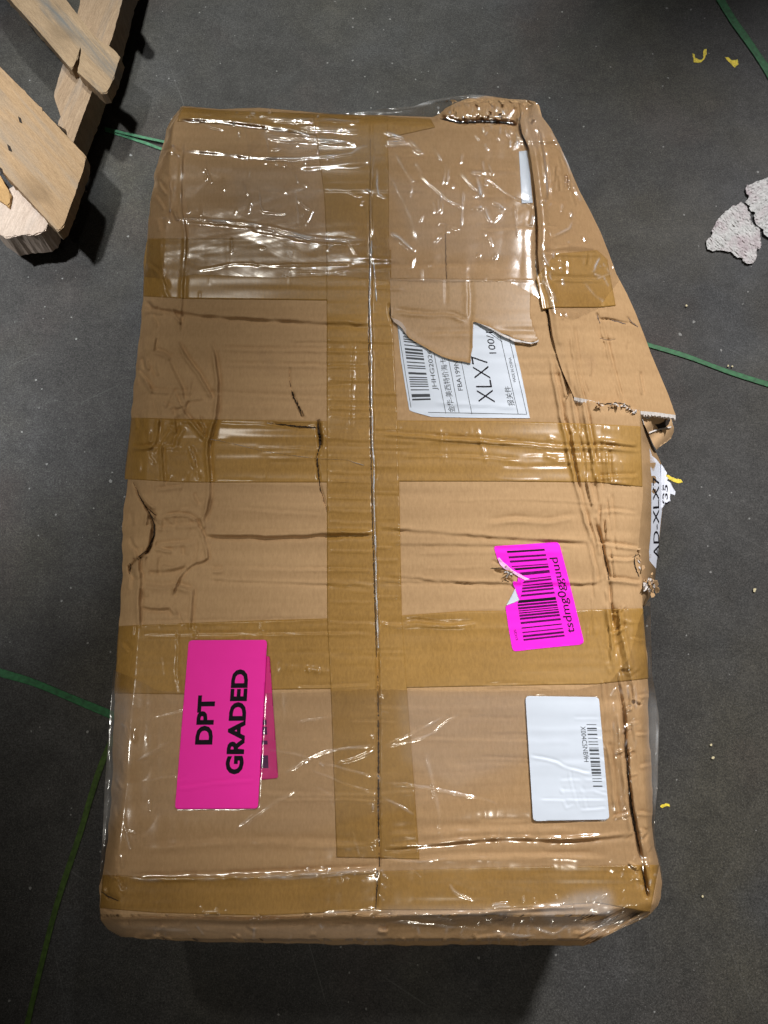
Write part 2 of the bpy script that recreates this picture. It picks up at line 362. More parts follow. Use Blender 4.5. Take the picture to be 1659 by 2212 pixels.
S([(575, 915), (600, 917), (640, 922), (664, 924), (684, 924)], 2.8, -6, taper=.35); S([(575, 912), (640, 918), (684, 920)], 3, 1.6, 'step')
S([(688, 905), (688, 925), (692, 945), (693, 968)], 3.4, -10, taper=.25); S([(690, 968), (684, 988), (687, 1016), (691, 1057), (698, 1072), (701, 1082), (707, 1108)], 1.9, -5.5, taper=.15)
S([(697, 925), (702, 945), (698, 970)], 2, 2.6)
# joint of the two top flaps
SEAM = [(801, 252), (803, 330), (800, 480), (802, 600), (800, 690), (803, 760), (801, 850), (805, 905), (803, 960), (810, 1010), (806, 1080), (811, 1150), (812, 1240), (815, 1350), (817, 1500), (818, 1650), (817, 1780), (820, 1860), (813, 1962)]
S(SEAM, 2.0, -2.6, taper=.01); S([(815, 1400), (817, 1500), (818, 1650), (817, 1780), (820, 1872)], 2.4, -4.5, taper=.05)
S([(815, 1890), (812, 1962)], 3.0, -3.5); S([(840, 655), (843, 690), (848, 700)], 1.6, -3.5)
for y in (738, 752, 787, 820, 862, 882, 900, 930, 948, 987, 1020, 1040, 1075, 1105, 1128, 1190, 1230, 1265, 1300, 1345, 1372):
    S([(706 + RNG.uniform(0, 6), y + RNG.normal(0, 1)), (755, y + 2), (803, y + 2 + RNG.normal(0, 1))], 2.0, RNG.uniform(.6, 1.3), taper=.05)
for y in (560, 622, 700, 772, 850, 925, 968, 1008, 1065, 1120, 1182, 1210, 1255, 1290):
    S([(806, y), (830, y + 1), (845 + RNG.uniform(0, 30), y + 1)], 1.9, RNG.uniform(.5, 1.2), taper=.05)
S([(765, 745), (764, 800), (760, 930)], 2.0, .8)
# right half
S([(830, 935), (960, 945), (1130, 958), (1210, 966), (1300, 962), (1385, 974)], 3.2, 1.9, 'step'); S([(1290, 950), (1376, 962)], 3.4, 1.9)
S([(820, 1142), (900, 1147), (1050, 1160), (1160, 1167), (1275, 1172)], 3.8, -1.5, 'step'); S([(1050, 1128), (1120, 1120), (1180, 1126), (1240, 1115)], 5, 1.3, 'step')
S([(830, 1246), (930, 1252), (1040, 1262), (1240, 1262), (1290, 1262), (1313, 1248)], 3.4, -1.3, 'step')
S([(870, 1340), (960, 1350), (1030, 1344)], 3.4, 1.4, 'step'); S([(1030, 925), (1050, 1000)], 2.2, .8); S([(960, 930), (962, 1000)], 2, .7)
S([(1290, 1172), (1380, 1184)], 3, 2.1, 'step'); S([(1312, 1206), (1374, 1210), (1376, 1204)], 3, 2.1, 'step'); S([(1312, 1250), (1384, 1258)], 3.4, 2.2, 'step')
S([(1272, 1165), (1292, 1246), (1290, 1262)], 2.6, 1.4, 'step'); S([(1290, 1030), (1380, 1026)], 3, 1.2, 'step'); S([(1290, 1105), (1330, 1100), (1376, 1108)], 3, .9, 'step')
S([(940, 870), (1120, 880)], 4, .7); S([(1005, 365), (1120, 372)], 4, .8)
# crumpled ridge lines along the right shoulder
for pts, am in (([(1189, 766), (1216, 906), (1232, 980), (1249, 1053), (1262, 1106), (1285, 1180)], 2.6),
                ([(1233, 713), (1249, 820), (1262, 870), (1273, 920), (1293, 1053)], 2.0), ([(1206, 790), (1226, 880), (1241, 980), (1256, 1060)], -2.0),
                ([(1230, 800), (1244, 900), (1262, 1010), (1278, 1060), (1284, 1120)], 1.9), ([(1262, 880), (1278, 960), (1300, 1055)], 1.7),
                ([(1250, 925), (1265, 1000), (1270, 1060), (1286, 1110)], -1.8), ([(1288, 960), (1300, 1040), (1292, 1110)], 1.6),
                ([(1222, 860), (1229, 905), (1236, 935)], 2.2)):
    S(pts, 3.2, am, 'step'); S(pts, 1.8, abs(am) * .5)
S([(1206, 740), (1222, 800), (1226, 853)], 7, -4.0)
S([(1224, 825), (1229, 850), (1222, 864)], 2, -3)
S([(1286, 1128), (1292, 1148), (1300, 1172), (1305, 1200), (1313, 1232), (1316, 1252)], 3.4, -6, taper=.2)
S([(1280, 1120), (1296, 1165), (1300, 1200)], 4, 2, 'step'); S([(1316, 1252), (1319, 1300), (1326, 1384), (1336, 1467), (1344, 1523)], 3.2, -3.8, taper=.1)
S([(1316, 1300), (1330, 1400), (1352, 1520)], 5, 2.5, 'step'); S([(1340, 1320), (1352, 1400), (1370, 1470), (1376, 1530)], 2.8, 1.7, 'step')
S([(1340, 1480), (1347, 1540), (1350, 1600), (1355, 1650), (1361, 1728), (1372, 1795), (1383, 1845), (1387, 1872)], 3.6, -10, taper=.25)
S([(1386, 1868), (1393, 1905), (1399, 1940)], 3.6, -9, taper=.2)
S([(1356, 1620), (1366, 1720), (1380, 1800), (1393, 1850)], 9, 3.0); S([(1336, 1540), (1344, 1650), (1352, 1730), (1364, 1800)], 6, 2.0)
S([(1313, 1600), (1322, 1650), (1330, 1735), (1336, 1760)], 3, 1.6, 'step'); S([(1325, 1765), (1360, 1755)], 3, 1.9, 'step')
S([(1375, 1585), (1398, 1585)], 2.5, 1.8, 'step'); S([(1378, 1755), (1408, 1760)], 3, 1.8, 'step'); S([(1385, 1790), (1400, 1800), (1388, 1812)], 3, 2, 'step')
for _ in range(34):
    y = RNG.uniform(1290, 1960); x = 1330 + (y - 1290) * .10 + RNG.uniform(-35, 45); a = RNG.uniform(-1.2, 1.2)
    S([(x, y), (x + RNG.uniform(12, 40) * math.cos(a), y + RNG.uniform(12, 40) * math.sin(a))], RNG.uniform(2, 3.4), RNG.normal(0, 1.3), 'step')
for _ in range(40):
    y = RNG.uniform(900, 1560); x = 1262 + (y - 900) * .09 + RNG.uniform(-22, 45)
    S([(x, y), (x + RNG.uniform(2, 9), y + RNG.uniform(25, 90))], RNG.uniform(1.6, 2.8), RNG.normal(0, .9), 'step')
# crease A: gap between top flap and right side
CA = [(1119, 262), (1123, 288), (1133, 305), (1139, 320), (1144, 350), (1151, 401), (1156, 451), (1159, 494), (1158, 551), (1163, 601), (1176, 641), (1184, 684), (1190, 726), (1200, 762)]
S(CA, 2.8, -7, taper=.06)
# lower folds
S([(278, 1893), (340, 1895), (425, 1894), (573, 1886), (829, 1874)], 4.5, 2.6, 'step')
S([(829, 1835), (925, 1828), (1014, 1818), (1097, 1812), (1208, 1817), (1290, 1812), (1333, 1808), (1372, 1804)], 4, -2.8, 'step')
S([(829, 1858), (1014, 1850), (1208, 1848), (1320, 1850)], 6, 1.0, 'step'); S([(829, 1800), (1014, 1790), (1250, 1786)], 8, 1.1, 'step'); S([(300, 1830), (500, 1812), (800, 1822)], 7, 1.1, 'step')
S([(223, 1987), (418, 1988), (534, 1995), (690, 1984), (829, 1987), (1014, 1978), (1150, 1966), (1290, 1962)], 4.5, -2.6, 'step')
S([(258, 1945), (232, 1936), (217, 1926)], 2.6, -5); S([(215, 1958), (232, 1966), (244, 1972)], 2.2, -3.5); S([(250, 1900), (268, 1920)], 3, -3)
# flap edge standing up along the top right, dark gap beneath it
S([(948, 250), (958, 256), (975, 262), (1003, 265), (1035, 263), (1060, 262), (1100, 266), (1118, 272)], 4.0, -15, taper=.12)
for _ in range(26):
    x = RNG.uniform(970, 1170); y = RNG.uniform(212, 262); S([(x, y), (x + RNG.uniform(-14, 14), y + RNG.uniform(-10, 10))], 2.6, RNG.normal(0, 1.8), 'step')
S([(1120, 262), (1132, 235), (1128, 218)], 3.5, -3, 'step')
def Lf(y): return interp([(200, 400), (232, 398), (265, 376), (330, 368), (384, 366), (468, 366), (500, 356), (567, 353), (640, 350), (737, 330), (902, 322), (1040, 316), (1117, 322), (1237, 305), (1357, 299), (1475, 290), (1567, 280), (1703, 272), (1858, 254), (1979, 262), (2040, 280)], y)
# dents along the left shoulder
for _ in range(74):
    y = RNG.uniform(270, 2000); x = Lf(y) - RNG.uniform(-6, 34); a = RNG.uniform(.5, 1.9)
    S([(x, y), (x + 18 * math.cos(a), y + 30 * math.sin(a))], RNG.uniform(2, 4), RNG.normal(0, 1.5), 'step')
for pts in ([(315, 566), (318, 575), (340, 580), (352, 600), (362, 625)], [(343, 391), (350, 405), (362, 420)], [(336, 420), (348, 436), (358, 452)], [(352, 330), (372, 318), (378, 330), (392, 336)], [(312, 672), (340, 668), (352, 676)], [(372, 668), (384, 684), (392, 697)], [(300, 800), (318, 820), (330, 845)], [(288, 965), (312, 968), (330, 962)]):
    S(pts, 2.8, 2.6, 'step')
S([(1090, 1217), (1062, 1212)], 1.6, -2.5); S([(1066, 1232), (1088, 1240), (1104, 1233)], 2.0, -3.5); S([(1082, 1256), (1098, 1248), (1108, 1258)], 2.2, -4); S([(1072, 1226), (1100, 1222)], 2, 1.6)
S([(912, 1247), (945, 1250), (962, 1272), (955, 1290)], 2.2, .9, 'step')
S([(960, 480), (962, 560), (965, 660)], 2.0, -1.0); S([(1010, 560), (1013, 640), (1012, 690)], 4, 1.0, 'step'); S([(855, 672), (930, 680), (978, 676), (995, 688), (1010, 692)], 3, 1.6, 'step')

for _ in range(46):     # broken corrugation of the flap edge, and the crushed lower edge
    x = RNG.uniform(965, 1125); S([(x, RNG.uniform(212, 226)), (x + RNG.uniform(-3, 3), RNG.uniform(236, 256))], 1.6, RNG.normal(0, .6))
for _ in range(60):
    x = RNG.uniform(235, 1290); y = RNG.uniform(1975, 2038); a = RNG.normal(0, .5) + (1.57 if RNG.random() < .35 else 0); l = RNG.uniform(10, 50)
    S([(x, y), (x + l * math.cos(a), y + l * .5 * math.sin(a))], RNG.uniform(2, 4.5), RNG.normal(0, 1.3), 'step')
for _ in range(26):
    x = RNG.uniform(400, 940); y = RNG.uniform(236, 258); S([(x, y), (x + RNG.uniform(8, 50), y + RNG.normal(0, 3))], 2.4, RNG.normal(0, .9), 'step')
for _ in range(50):
    x = RNG.uniform(330, 470); y = RNG.uniform(720, 1330); a = RNG.choice([.1, 1.2, 1.6, 1.9]) + RNG.normal(0, .25); l = RNG.uniform(15, 60)
    S([(x, y), (x + l * .5 * math.cos(a) + RNG.normal(0, 3), y + l * .5 * math.sin(a)), (x + l * math.cos(a), y + l * math.sin(a))], RNG.uniform(2.4, 4), RNG.normal(0, 1.0), 'step')
def gain(x0, x1, y0, y1, g, soft=24):
    w = np.zeros((MH, MW), np.float32); w[y0:y1, x0:x1] = 1; w = blur(w, soft); HB[:] = HB * (1 + (g - 1) * w)
gain(290, 480, 690, 1400, 1.55); gain(1180, 1400, 740, 1960, 1.3); gain(500, 1180, 660, 1330, 1.15)

# ------------------------------------------------------------------ outline of the top of the box
def Ls(y): return interp([(200, 405), (229, 394), (251, 376), (281, 360), (328, 348), (381, 333), (438, 325), (501, 320), (551, 315), (584, 313), (651, 308), (701, 305), (737, 300), (887, 285), (1017, 277), (1117, 266), (1237, 265), (1362, 256), (1475, 250), (1567, 246), (1722, 240), (1839, 230), (1917, 216), (1956, 215), (1987, 218), (2008, 235), (2022, 258), (2040, 300)], y)
def Es(y): return interp([(200, 1150), (216, 1150), (228, 1164), (300, 1180), (450, 1230), (600, 1290), (750, 1345), (860, 1377), (886, 1382), (960, 1384), (1053, 1388), (1106, 1385), (1195, 1379), (1256, 1387), (1314, 1389), (1356, 1390), (1398, 1396), (1467, 1400), (1567, 1401), (1622, 1405), (1706, 1410), (1775, 1408), (1831, 1414), (1872, 1425), (1908, 1430), (1939, 1427), (1962, 1418), (1978, 1404), (1987, 1384), (1991, 1354), (2004, 1344), (2024, 1306), (2040, 1275)], y)
def Ts(x): return interp([(350, 226), (393, 229), (476, 236), (560, 233), (626, 238), (676, 243), (733, 248), (829, 249), (935, 253), (950, 246), (962, 234), (985, 222), (1010, 213), (1050, 207), (1100, 214), (1140, 216), (1166, 222), (1200, 222)], x)
def Bs(x): return interp([(200, 1992), (232, 2012), (258, 2023), (301, 2027), (400, 2032), (534, 2036), (690, 2039), (829, 2040), (900, 2043), (1014, 2040), (1160, 2042), (1208, 2042), (1260, 2043), (1300, 2028), (1346, 2003), (1354, 1991), (1384, 1987), (1404, 1978), (1430, 1955)], x)
def Rf(y): return interp([(200, 1130), (300, 1150), (500, 1175), (700, 1230), (860, 1290), (1000, 1330), (1150, 1340), (1400, 1360), (1560, 1372), (1800, 1395), (1900, 1405), (2040, 1405)], y)
_wv = RNG.normal(0, 1, 400); _wx = np.arange(400) * 11.0
def wavy(t, k, a): return np.interp(np.asarray(t, float) + k * 313, _wx, np.convolve(_wv, [.25, .5, .25], 'same')) * a
_Ls, _Bs, _Es = Ls, Bs, Es
def Ls(y): return _Ls(y) + wavy(y, 0, 1.7)
def Es(y): return _Es(y) + wavy(y, 1, 1.5)
def Bs(x): return _Bs(x) + wavy(x, 3, 1.7)
def zbox(px, py, m=None, off=0.0):
    """height of the top surface: folds plus the rounding down at the four edges"""
    h = sample(HB if m is None else m, px, py) / 1000
    sl = np.clip((Lf(py) - px) / (Lf(py) - Ls(py) + 1e-6), 0, 1.12); sr = np.clip((px - Rf(py)) / (Es(py) - Rf(py) + 1e-6), 0, 1.12)
    Bf = interp([(200, 1984), (829, 1986), (1014, 1978), (1200, 1964), (1300, 1958), (1430, 1950)], px)
    sb = np.clip((py - Bf) / (Bs(px) - Bf + 1e-6), 0, 1.05); st = np.clip((Ts(px) + 22 - py) / 22, 0, 1)
    return H + h * np.clip(1.2 - .5 * sl, .4, 1) + off / 1000 - .019 * (.4 * sl + .6 * sl ** 2) - .012 * sr ** 2 - .020 * np.interp(px, [1200, 1320], [1, .4]) * (.45 * sb + .55 * sb ** 2) - .010 * st ** 2

TOPMASK = blank()      # where tape or a label lies on the board, so the board sinks a little beneath it
def cover(poly, depth=1.0):
    sl, k = fill(TOPMASK, poly, 1.0, 2); k = np.clip((k - .5) * 2, 0, 1) * depth
    TOPMASK[sl] = np.maximum(TOPMASK[sl], k)
TAPES = [  # name label, top edge, bottom edge, offset mm, material
    ('brown packing tape across the upper left panel', [(310, 566), (318, 515), (560, 515), (706, 528), (845, 540)], [(309, 640), (400, 645), (560, 647), (706, 649), (845, 655)], .25),
    ('brown packing tape on the upper right side', [(1158, 600), (1200, 548), (1290, 540), (1312, 560)], [(1170, 668), (1200, 664), (1290, 664), (1330, 660)], 1.0),
    ('brown packing tape across the middle of the box', [(284, 902), (400, 905), (706, 910), (830, 908), (1100, 910), (1290, 916), (1384, 921)], [(271, 1035), (400, 1042), (706, 1042), (860, 1040), (1100, 1040), (1290, 1042), (1388, 1052)], .25),
    ('brown packing tape above the pink label', [(257, 1352), (400, 1346), (560, 1340), (706, 1336), (860, 1330), (1000, 1320), (1240, 1318), (1389, 1314)], [(247, 1498), (400, 1500), (560, 1490), (706, 1488), (860, 1486), (1050, 1482), (1290, 1478), (1401, 1466)], .25),
    ('brown packing tape along the lower end', [(222, 1890), (340, 1895), (560, 1893), (829, 1882), (1050, 1874), (1290, 1870), (1424, 1868)], [(216, 1962), (340, 1972), (560, 1978), (829, 1966), (1050, 1966), (1290, 1950), (1404, 1972)], .25),
    ('brown packing tape along the upper end', [(390, 231), (476, 238), (676, 245), (829, 251), (930, 256)], [(384, 262), (476, 268), (676, 292), (829, 300), (940, 275)], .25),
]
VT = ('brown packing tape over the centre joint', [(676, 246), (700, 420), (705, 520), (706, 700), (706, 1000), (707, 1350), (715, 1500), (722, 1700), (727, 1852)],
      [(838, 250), (840, 420), (840, 520), (848, 700), (858, 900), (862, 1040), (868, 1330), (880, 1500), (895, 1700), (906, 1856)], .5)
for lab, a, b, off in TAPES: cover(a + b[::-1])
cover(VT[1] + VT[2][::-1], 1.5)

def Fl(y): return interp([(222, 1128), (262, 1124), (288, 1128), (320, 1143), (350, 1148), (401, 1155), (451, 1160), (494, 1163), (551, 1162), (601, 1167), (641, 1180), (684, 1188), (726, 1194), (762, 1202), (800, 1214), (858, 1240), (905, 1250)], y)
def Fs(y): return interp([(222, 1156), (248, 1168), (278, 1190), (318, 1211), (364, 1231), (411, 1251), (454, 1274), (501, 1297), (544, 1314), (591, 1331), (634, 1354), (676, 1373), (720, 1390), (766, 1407), (813, 1427), (853, 1444), (896, 1459), (910, 1462)], y)
def Tear(x): return interp([(1200, 850), (1240, 858), (1262, 862), (1282, 866), (1300, 873), (1318, 872), (1340, 869), (1356, 874), (1370, 884), (1383, 888), (1398, 889), (1420, 891), (1440, 894), (1462, 897)], x)
FLZ = lambda fx, fy: H + .0035 + sample(HB, fx, fy) / 1000 * np.clip((fx - Fl(fy)) / 25, .15, 1) - np.clip((fx - Fl(fy)) / (Fs(fy) - Fl(fy)), 0, 1.1) ** 1.3 * interp([(222, .012), (500, .03), (896, .055)], fy) \
    + .0022 * np.exp(-((fx - Fl(fy) - 14) / 8) ** 2)
def zbase(px, py):
    z = zbox(px, py); k = (px > Fl(py)) & (py < Tear(px)); f = FLZ(np.minimum(px, Fs(py)), py) - .0035
    return np.where(k, np.minimum(z, f), z)

# ------------------------------------------------------------------ the box
C0 = P(829, 1100, 0); BOX_LOC = (float(C0[0]), float(C0[1]), 0.0)
box = thing('cardboard_box', 'battered brown cardboard box taped and wrapped in clear film, lying on the concrete floor', 'box', BOX_LOC)
def panel_grid(nu, nv, L=Ls, R=Es, T=Ts, B=Bs):
    u = np.linspace(0, 1, nu)[None, :]; v = np.linspace(0, 1, nv)[:, None]
    px = np.broadcast_to(400 + 900 * u, (nv, nu)).copy(); py = np.broadcast_to(250 + 1770 * v, (nv, nu)).copy()
    for _ in range(12):
        py = T(px) * (1 - v) + B(px) * v; px = L(py) * (1 - u) + R(py) * u
    return px, py
NU, NV = 400, 620
gx, gy = panel_grid(NU, NV)
def build_panel():
    gz = zbase(gx, gy) - sample(TOPMASK, gx, gy) / 1000
    GP = P(gx, gy, gz)
    mid = int(NU * .475)
    faces = gridfaces(NV, NU)
    # the two top flaps meet at the centre joint
    col = np.tile(np.arange(NU - 1), NV - 1)
    for nm, sel in (('left_top_flap', col < mid), ('right_top_flap', col >= mid)):
        f = faces[sel]; used = np.unique(f); re = np.full(NU * NV, -1); re[used] = np.arange(len(used))
        mesh('top_flap', GP.reshape(-1, 3)[used], re[f], CARD, box)
# walls under the four edges
def wall(px, py, out=None, name='side_wall', mat=CARD, inset=.012):
    pt = P(px, py, zbase(px, py) - .0002); c = np.array([C0[0], C0[1]]); rows = [pt]
    n = len(px)
    if out is not None: rows.append(out)
    base = rows[-1]
    for k, zz in enumerate((.17, .12, .07, .03, .0005)):
        r = base.copy(); d = r[:, :2] - c; d /= np.linalg.norm(d, axis=1)[:, None]
        r[:, :2] -= d * (inset * (k + 1) / 5 + .002 * np.sin(np.arange(n) * .11 + k)[:, None]); r[:, 2] = np.minimum(zz, base[:, 2] - .01 * (k + 1) * .5); rows.append(r)
    V = np.concatenate(rows); return mesh(name, V, gridfaces(len(rows), n), mat, box)
def edge(i0, i1, which):
    if which == 'left': return gx[:, 0], gy[:, 0]
    if which == 'right': return gx[:, -1], gy[:, -1]
    if which == 'top': return gx[0], gy[0]
    return gx[-1], gy[-1]
wall(*edge(0, 0, 'left')); wall(*edge(0, 0, 'top')); wall(*edge(0, 0, 'bottom'))
def Wo(y): return interp([(200, 1165), (880, 1383), (886, 1388), (926, 1399), (956, 1407), (1000, 1428), (1050, 1432), (1106, 1431), (1175, 1423), (1231, 1417), (1273, 1413), (1292, 1403), (1310, 1392), (1500, 1401), (2040, 1290)], y)
ex, ey = edge(0, 0, 'right')
wox = np.where((ey > 884) & (ey < 1312), Wo(ey), ex)
wz = np.where((ey > 884) & (ey < 1312), H - .085 + 0 * ey, zbase(ex, ey) - .02)
outp = P(wox, ey, wz); plain = P(ex, ey, zbase(ex, ey)); outside = ~((ey > 884) & (ey < 1312)); outp[outside, :2] = plain[outside, :2]
wall(ex, ey, outp, mat=CARD_RIGHT)

# side panel that has sprung outwards at the upper right
nu, nv = 110, 260
u = np.linspace(0, 1, nu)[None, :]; v = np.linspace(0, 1, nv)[:, None]
fx = np.broadcast_to(1200 + 100 * u, (nv, nu)).copy()
for _ in range(12):
    fy = (232 + 22 * u) * (1 - v) + Tear(fx) * v; fx = Fl(fy) * (1 - u) + Fs(fy) * u
S([(1166, 284), (1178, 351), (1184, 431)], 3, 2, 'step'); S([(1290, 660), (1306, 720), (1322, 790), (1345, 870)], 3, 2.4, 'step'); S([(1238, 700), (1252, 800), (1270, 862)], 3, 1.8, 'step')
S([(1303, 640), (1320, 720), (1348, 868)], 4, 1.4); S([(1290, 678), (1296, 700), (1292, 728), (1306, 736), (1334, 732)], 2, -1.4)
S([(1290, 690), (1310, 689), (1330, 694), (1352, 700), (1362, 698), (1378, 706)], 2.2, -3.2, wob=2.5); S([(1288, 676), (1296, 690)], 2.5, -2.4); S([(1355, 684), (1362, 698)], 2, -2)
S([(1190, 600), (1300, 604)], 3, 1.4, 'step'); S([(1170, 545), (1300, 548)], 3, 1.2, 'step')
for _ in range(30):
    y = RNG.uniform(240, 840); w_ = Fs(y) - Fl(y); x = Fl(y) + RNG.uniform(.05, .9) * w_; S([(x, y), (x + RNG.uniform(-8, 14), y + RNG.uniform(12, 50))], 2.6, RNG.normal(0, .8), 'step')
FP = P(fx, fy, FLZ(fx, fy))
edge_b = FP[-1].copy()
mesh('side_flap', FP.reshape(-1, 3), gridfaces(nv, nu), CARD_RIGHT, box, label='sprung side flap torn off along its lower edge')
# outer side of the flap: goes down to the floor behind the silhouette
o0 = FP[:, -1].copy(); rows = [o0]
for k, dz in enumerate((.03, .08, .14, .19)):
    r = o0.copy(); r[:, 0] -= .010 * (k + 1); r[:, 2] = np.maximum(.0008, r[:, 2] - dz - .004); rows.append(r)
rows[-1][:, 2] = .0008
mesh('side_wall', np.concatenate(rows), gridfaces(5, nv), CARD_RIGHT, box)
# torn white edge of the flap: thick broken board
tv = []; n = nu
for i in range(n):
    b = edge_b[i]; j = RNG.normal(0, .0006)
    tv += [b + (0, 0, .0002), b + (0.0002, -.0030 - abs(j) * 2, -.0008), b + (0, -.0042 + j, -.0045), b + (0, .001, -.006)]
tf = []
for i in range(n - 1):
    for k in range(3): a = i * 4 + k; tf.append((a, a + 4, a + 5, a + 1))
mesh('torn_edge', tv, tf, PAPER_EDGE, box, False)

# ------------------------------------------------------------------ packing tape
TB = blank()
def ladder(pts, n, w, amp, length):
    p = np.array(pts, float); 
    for i in range(n):
        q = p[0] + (p[1] - p[0]) * (i + RNG.uniform(.2, .8)) / n
        stroke(TB, [(q[0], q[1] - length / 2), (q[0] + RNG.uniform(-1, 1), q[1] + length / 2)], w, amp * RNG.uniform(.6, 1.4), taper=.4)
    stroke(TB, pts, length * .7, amp * 1.2, taper=.1)
ladder([(1300, 957), (1367, 967)], 10, 1.7, .7, 9); ladder([(1318, 1041), (1362, 1046)], 6, 2.0, .8, 9); ladder([(1176, 984), (1204, 993)], 5, 1.8, .7, 9)
ladder([(1300, 926), (1352, 930)], 8, 1.8, .35, 14); ladder([(1184, 946), (1200, 952)], 4, 1.6, .6, 7); ladder([(740, 1150), (805, 1152)], 12, 1.6, .7, 7); ladder([(735, 1160), (790, 1160)], 9, 1.6, .5, 6)
ladder([(600, 1440), (690, 1446)], 14, 1.7, .5, 16); ladder([(660, 1446), (712, 1452)], 9, 1.8, .6, 9); ladder([(820, 1344), (835, 1350)], 4, 1.8, .6, 6)
for pts, w, a in (([(832, 1349), (845, 1352), (870, 1354), (940, 1352), (1012, 1354)], 2.4, 1.5), ([(950, 925), (953, 960), (955, 998)], 1.8, 1.0), ([(960, 944), (1010, 936)], 2, .7),
                  ([(800, 935), (900, 945), (1100, 958), (1250, 962)], 2.2, 1.2), ([(565, 1345), (567, 1370)], 1.8, 1.1), ([(1320, 960), (1384, 976)], 2, 1.2),
                  ([(385, 1362), (384, 1420), (381, 1450), (392, 1478)], 1.6, 1.2), ([(1335, 1335), (1354, 1345), (1385, 1345)], 2.2, 1.2), ([(1338, 1360), (1350, 1395), (1368, 1450)], 2, 1.3), ([(765, 745), (764, 800), (760, 925)], 1.6, .9)):
    stroke(TB, pts, w, a)
for _ in range(46):
    y = RNG.choice([RNG.uniform(905, 1040), RNG.uniform(1325, 1480)]); x = RNG.uniform(1262, 1392); stroke(TB, [(x, y), (x + RNG.uniform(-6, 8), y + RNG.uniform(10, 40))], 1.8, RNG.uniform(.3, 1.0))
for _ in range(22):
    x = RNG.uniform(708, 850); y = RNG.uniform(300, 1840); stroke(TB, [(x, y), (x + RNG.uniform(10, 60), y + RNG.normal(0, 2))], 1.6, RNG.uniform(.1, .5))
for _ in range(40):
    x = RNG.uniform(330, 1200); y = RNG.choice([RNG.uniform(905, 1040), RNG.uniform(1330, 1480), RNG.uniform(1890, 1960), RNG.uniform(520, 640)]); stroke(TB, [(x, y), (x + RNG.uniform(-4, 4), y + RNG.uniform(10, 50))], 1.6, RNG.uniform(.1, .5))
SH = HB  # folds that the tape follows
def ribbon(name, top, bot, off, mat, step=3.2, vertical=False, zf=None, label=None, rag=.8):
    A = np.array(top, float); B = np.array(bot, float); k = 1 if vertical else 0
    n = max(4, int(abs(A[-1, k] - A[0, k]) / step)); m = max(4, int(np.hypot(*(A[len(A) // 2] - B[len(B) // 2])) / step))
    u = np.linspace(0, 1, n)
    def at(Q): t = Q[0, k] + (Q[-1, k] - Q[0, k]) * u; o = np.interp(t, Q[:, k], Q[:, 1 - k]); return (t, o) if k == 0 else (o, t)
    ax, ay = at(A); bx, by = at(B); v = np.linspace(0, 1, m)[:, None]
    px = ax * (1 - v) + bx * v; py = ay * (1 - v) + by * v
    if rag:
        j = np.cumsum(RNG.normal(0, .25, px.shape[0])); px[:, 0] += np.clip(j, -3, 3) * rag if k == 0 else 0
    z = (zf or zbox)(px, py) + off / 1000 + sample(TB, px, py) / 1000
    V = P(px, py, z); nr, nc = px.shape
    # a thin rim closes the sheet down onto the board
    V = np.pad(V, ((1, 1), (1, 1), (0, 0)), mode='edge'); rim = np.zeros(V.shape[:2], bool); rim[0] = rim[-1] = True; rim[:, 0] = rim[:, -1] = True
    V[rim, 2] -= (off + .3) / 1000
    return mesh(name, V.reshape(-1, 3), gridfaces(nr + 2, nc + 2), mat, box, label=label)
for lab, a, b, off in TAPES:
    ribbon('packing_tape', a, b, off, TAPE, zf=FLZ if 'upper right side' in lab else None)
ribbon('packing_tape', VT[1], VT[2], VT[3], TAPE, vertical=True)

# ------------------------------------------------------------------ sheets cut to an outline (labels, print)
def sheet_bm(poly, step):
    bm = bmesh.new(); vs = [bm.verts.new((x, y, 0)) for x, y in poly]; bm.faces.new(vs)
    cut(bm, step); return bm
def cut(bm, step):
    xs = [v.co.x for v in bm.verts]; ys = [v.co.y for v in bm.verts]
    for ax, lo, hi in ((0, min(xs), max(xs)), (1, min(ys), max(ys))):
        c = math.floor(lo / step) * step + step
        while c < hi:
            co = [0, 0, 0]; no = [0, 0, 0]; co[ax] = c + .137; no[ax] = 1
            bmesh.ops.bisect_plane(bm, geom=bm.verts[:] + bm.edges[:] + bm.faces[:], plane_co=co, plane_no=no, dist=1e-5); c += step
def lay(name, bm, zf, off, mat, parent, rim=True, label=None, attr=None):
    if rim:
        be = [e for e in bm.edges if e.is_boundary]
        r = bmesh.ops.extrude_edge_only(bm, edges=be); ext = {v for v in r['geom'] if isinstance(v, bmesh.types.BMVert)}
    else: ext = set()
    vl = list(bm.verts)
    if not vl: bm.free(); return None
    a = np.array([v.co[:2] for v in vl]); z = zf(a[:, 0], a[:, 1]) + off / 1000
    z -= np.array([.0009 if v in ext else 0 for v in vl]); Q = P(a[:, 0], a[:, 1], z)
    bm.verts.index_update(); F = [[v.index for v in f.verts] for f in bm.faces]; bm.free()
    # faces must look up
    Fo = []
    for f in F:
        n = 0
        for i in range(len(f)): p, q = Q[f[i]], Q[f[(i + 1) % len(f)]]; n += p[0] * q[1] - p[1] * q[0]
        Fo.append(f if n >= 0 else f[::-1])
    return mesh(name, Q, Fo, mat, parent, rim, label=label)
def rounded(pts, r, seg=4):
    out = []; n = len(pts)
    for i in range(n):
        a, b, c = np.array(pts[i - 1], float), np.array(pts[i], float), np.array(pts[(i + 1) % n], float)
        d1 = (a - b) / np.linalg.norm(a - b); d2 = (c - b) / np.linalg.norm(c - b); s, e = b + d1 * r, b + d2 * r
        for t in np.linspace(0, 1, seg + 1): out.append(tuple((1 - t) ** 2 * s + 2 * t * (1 - t) * b + t * t * e))
    return out
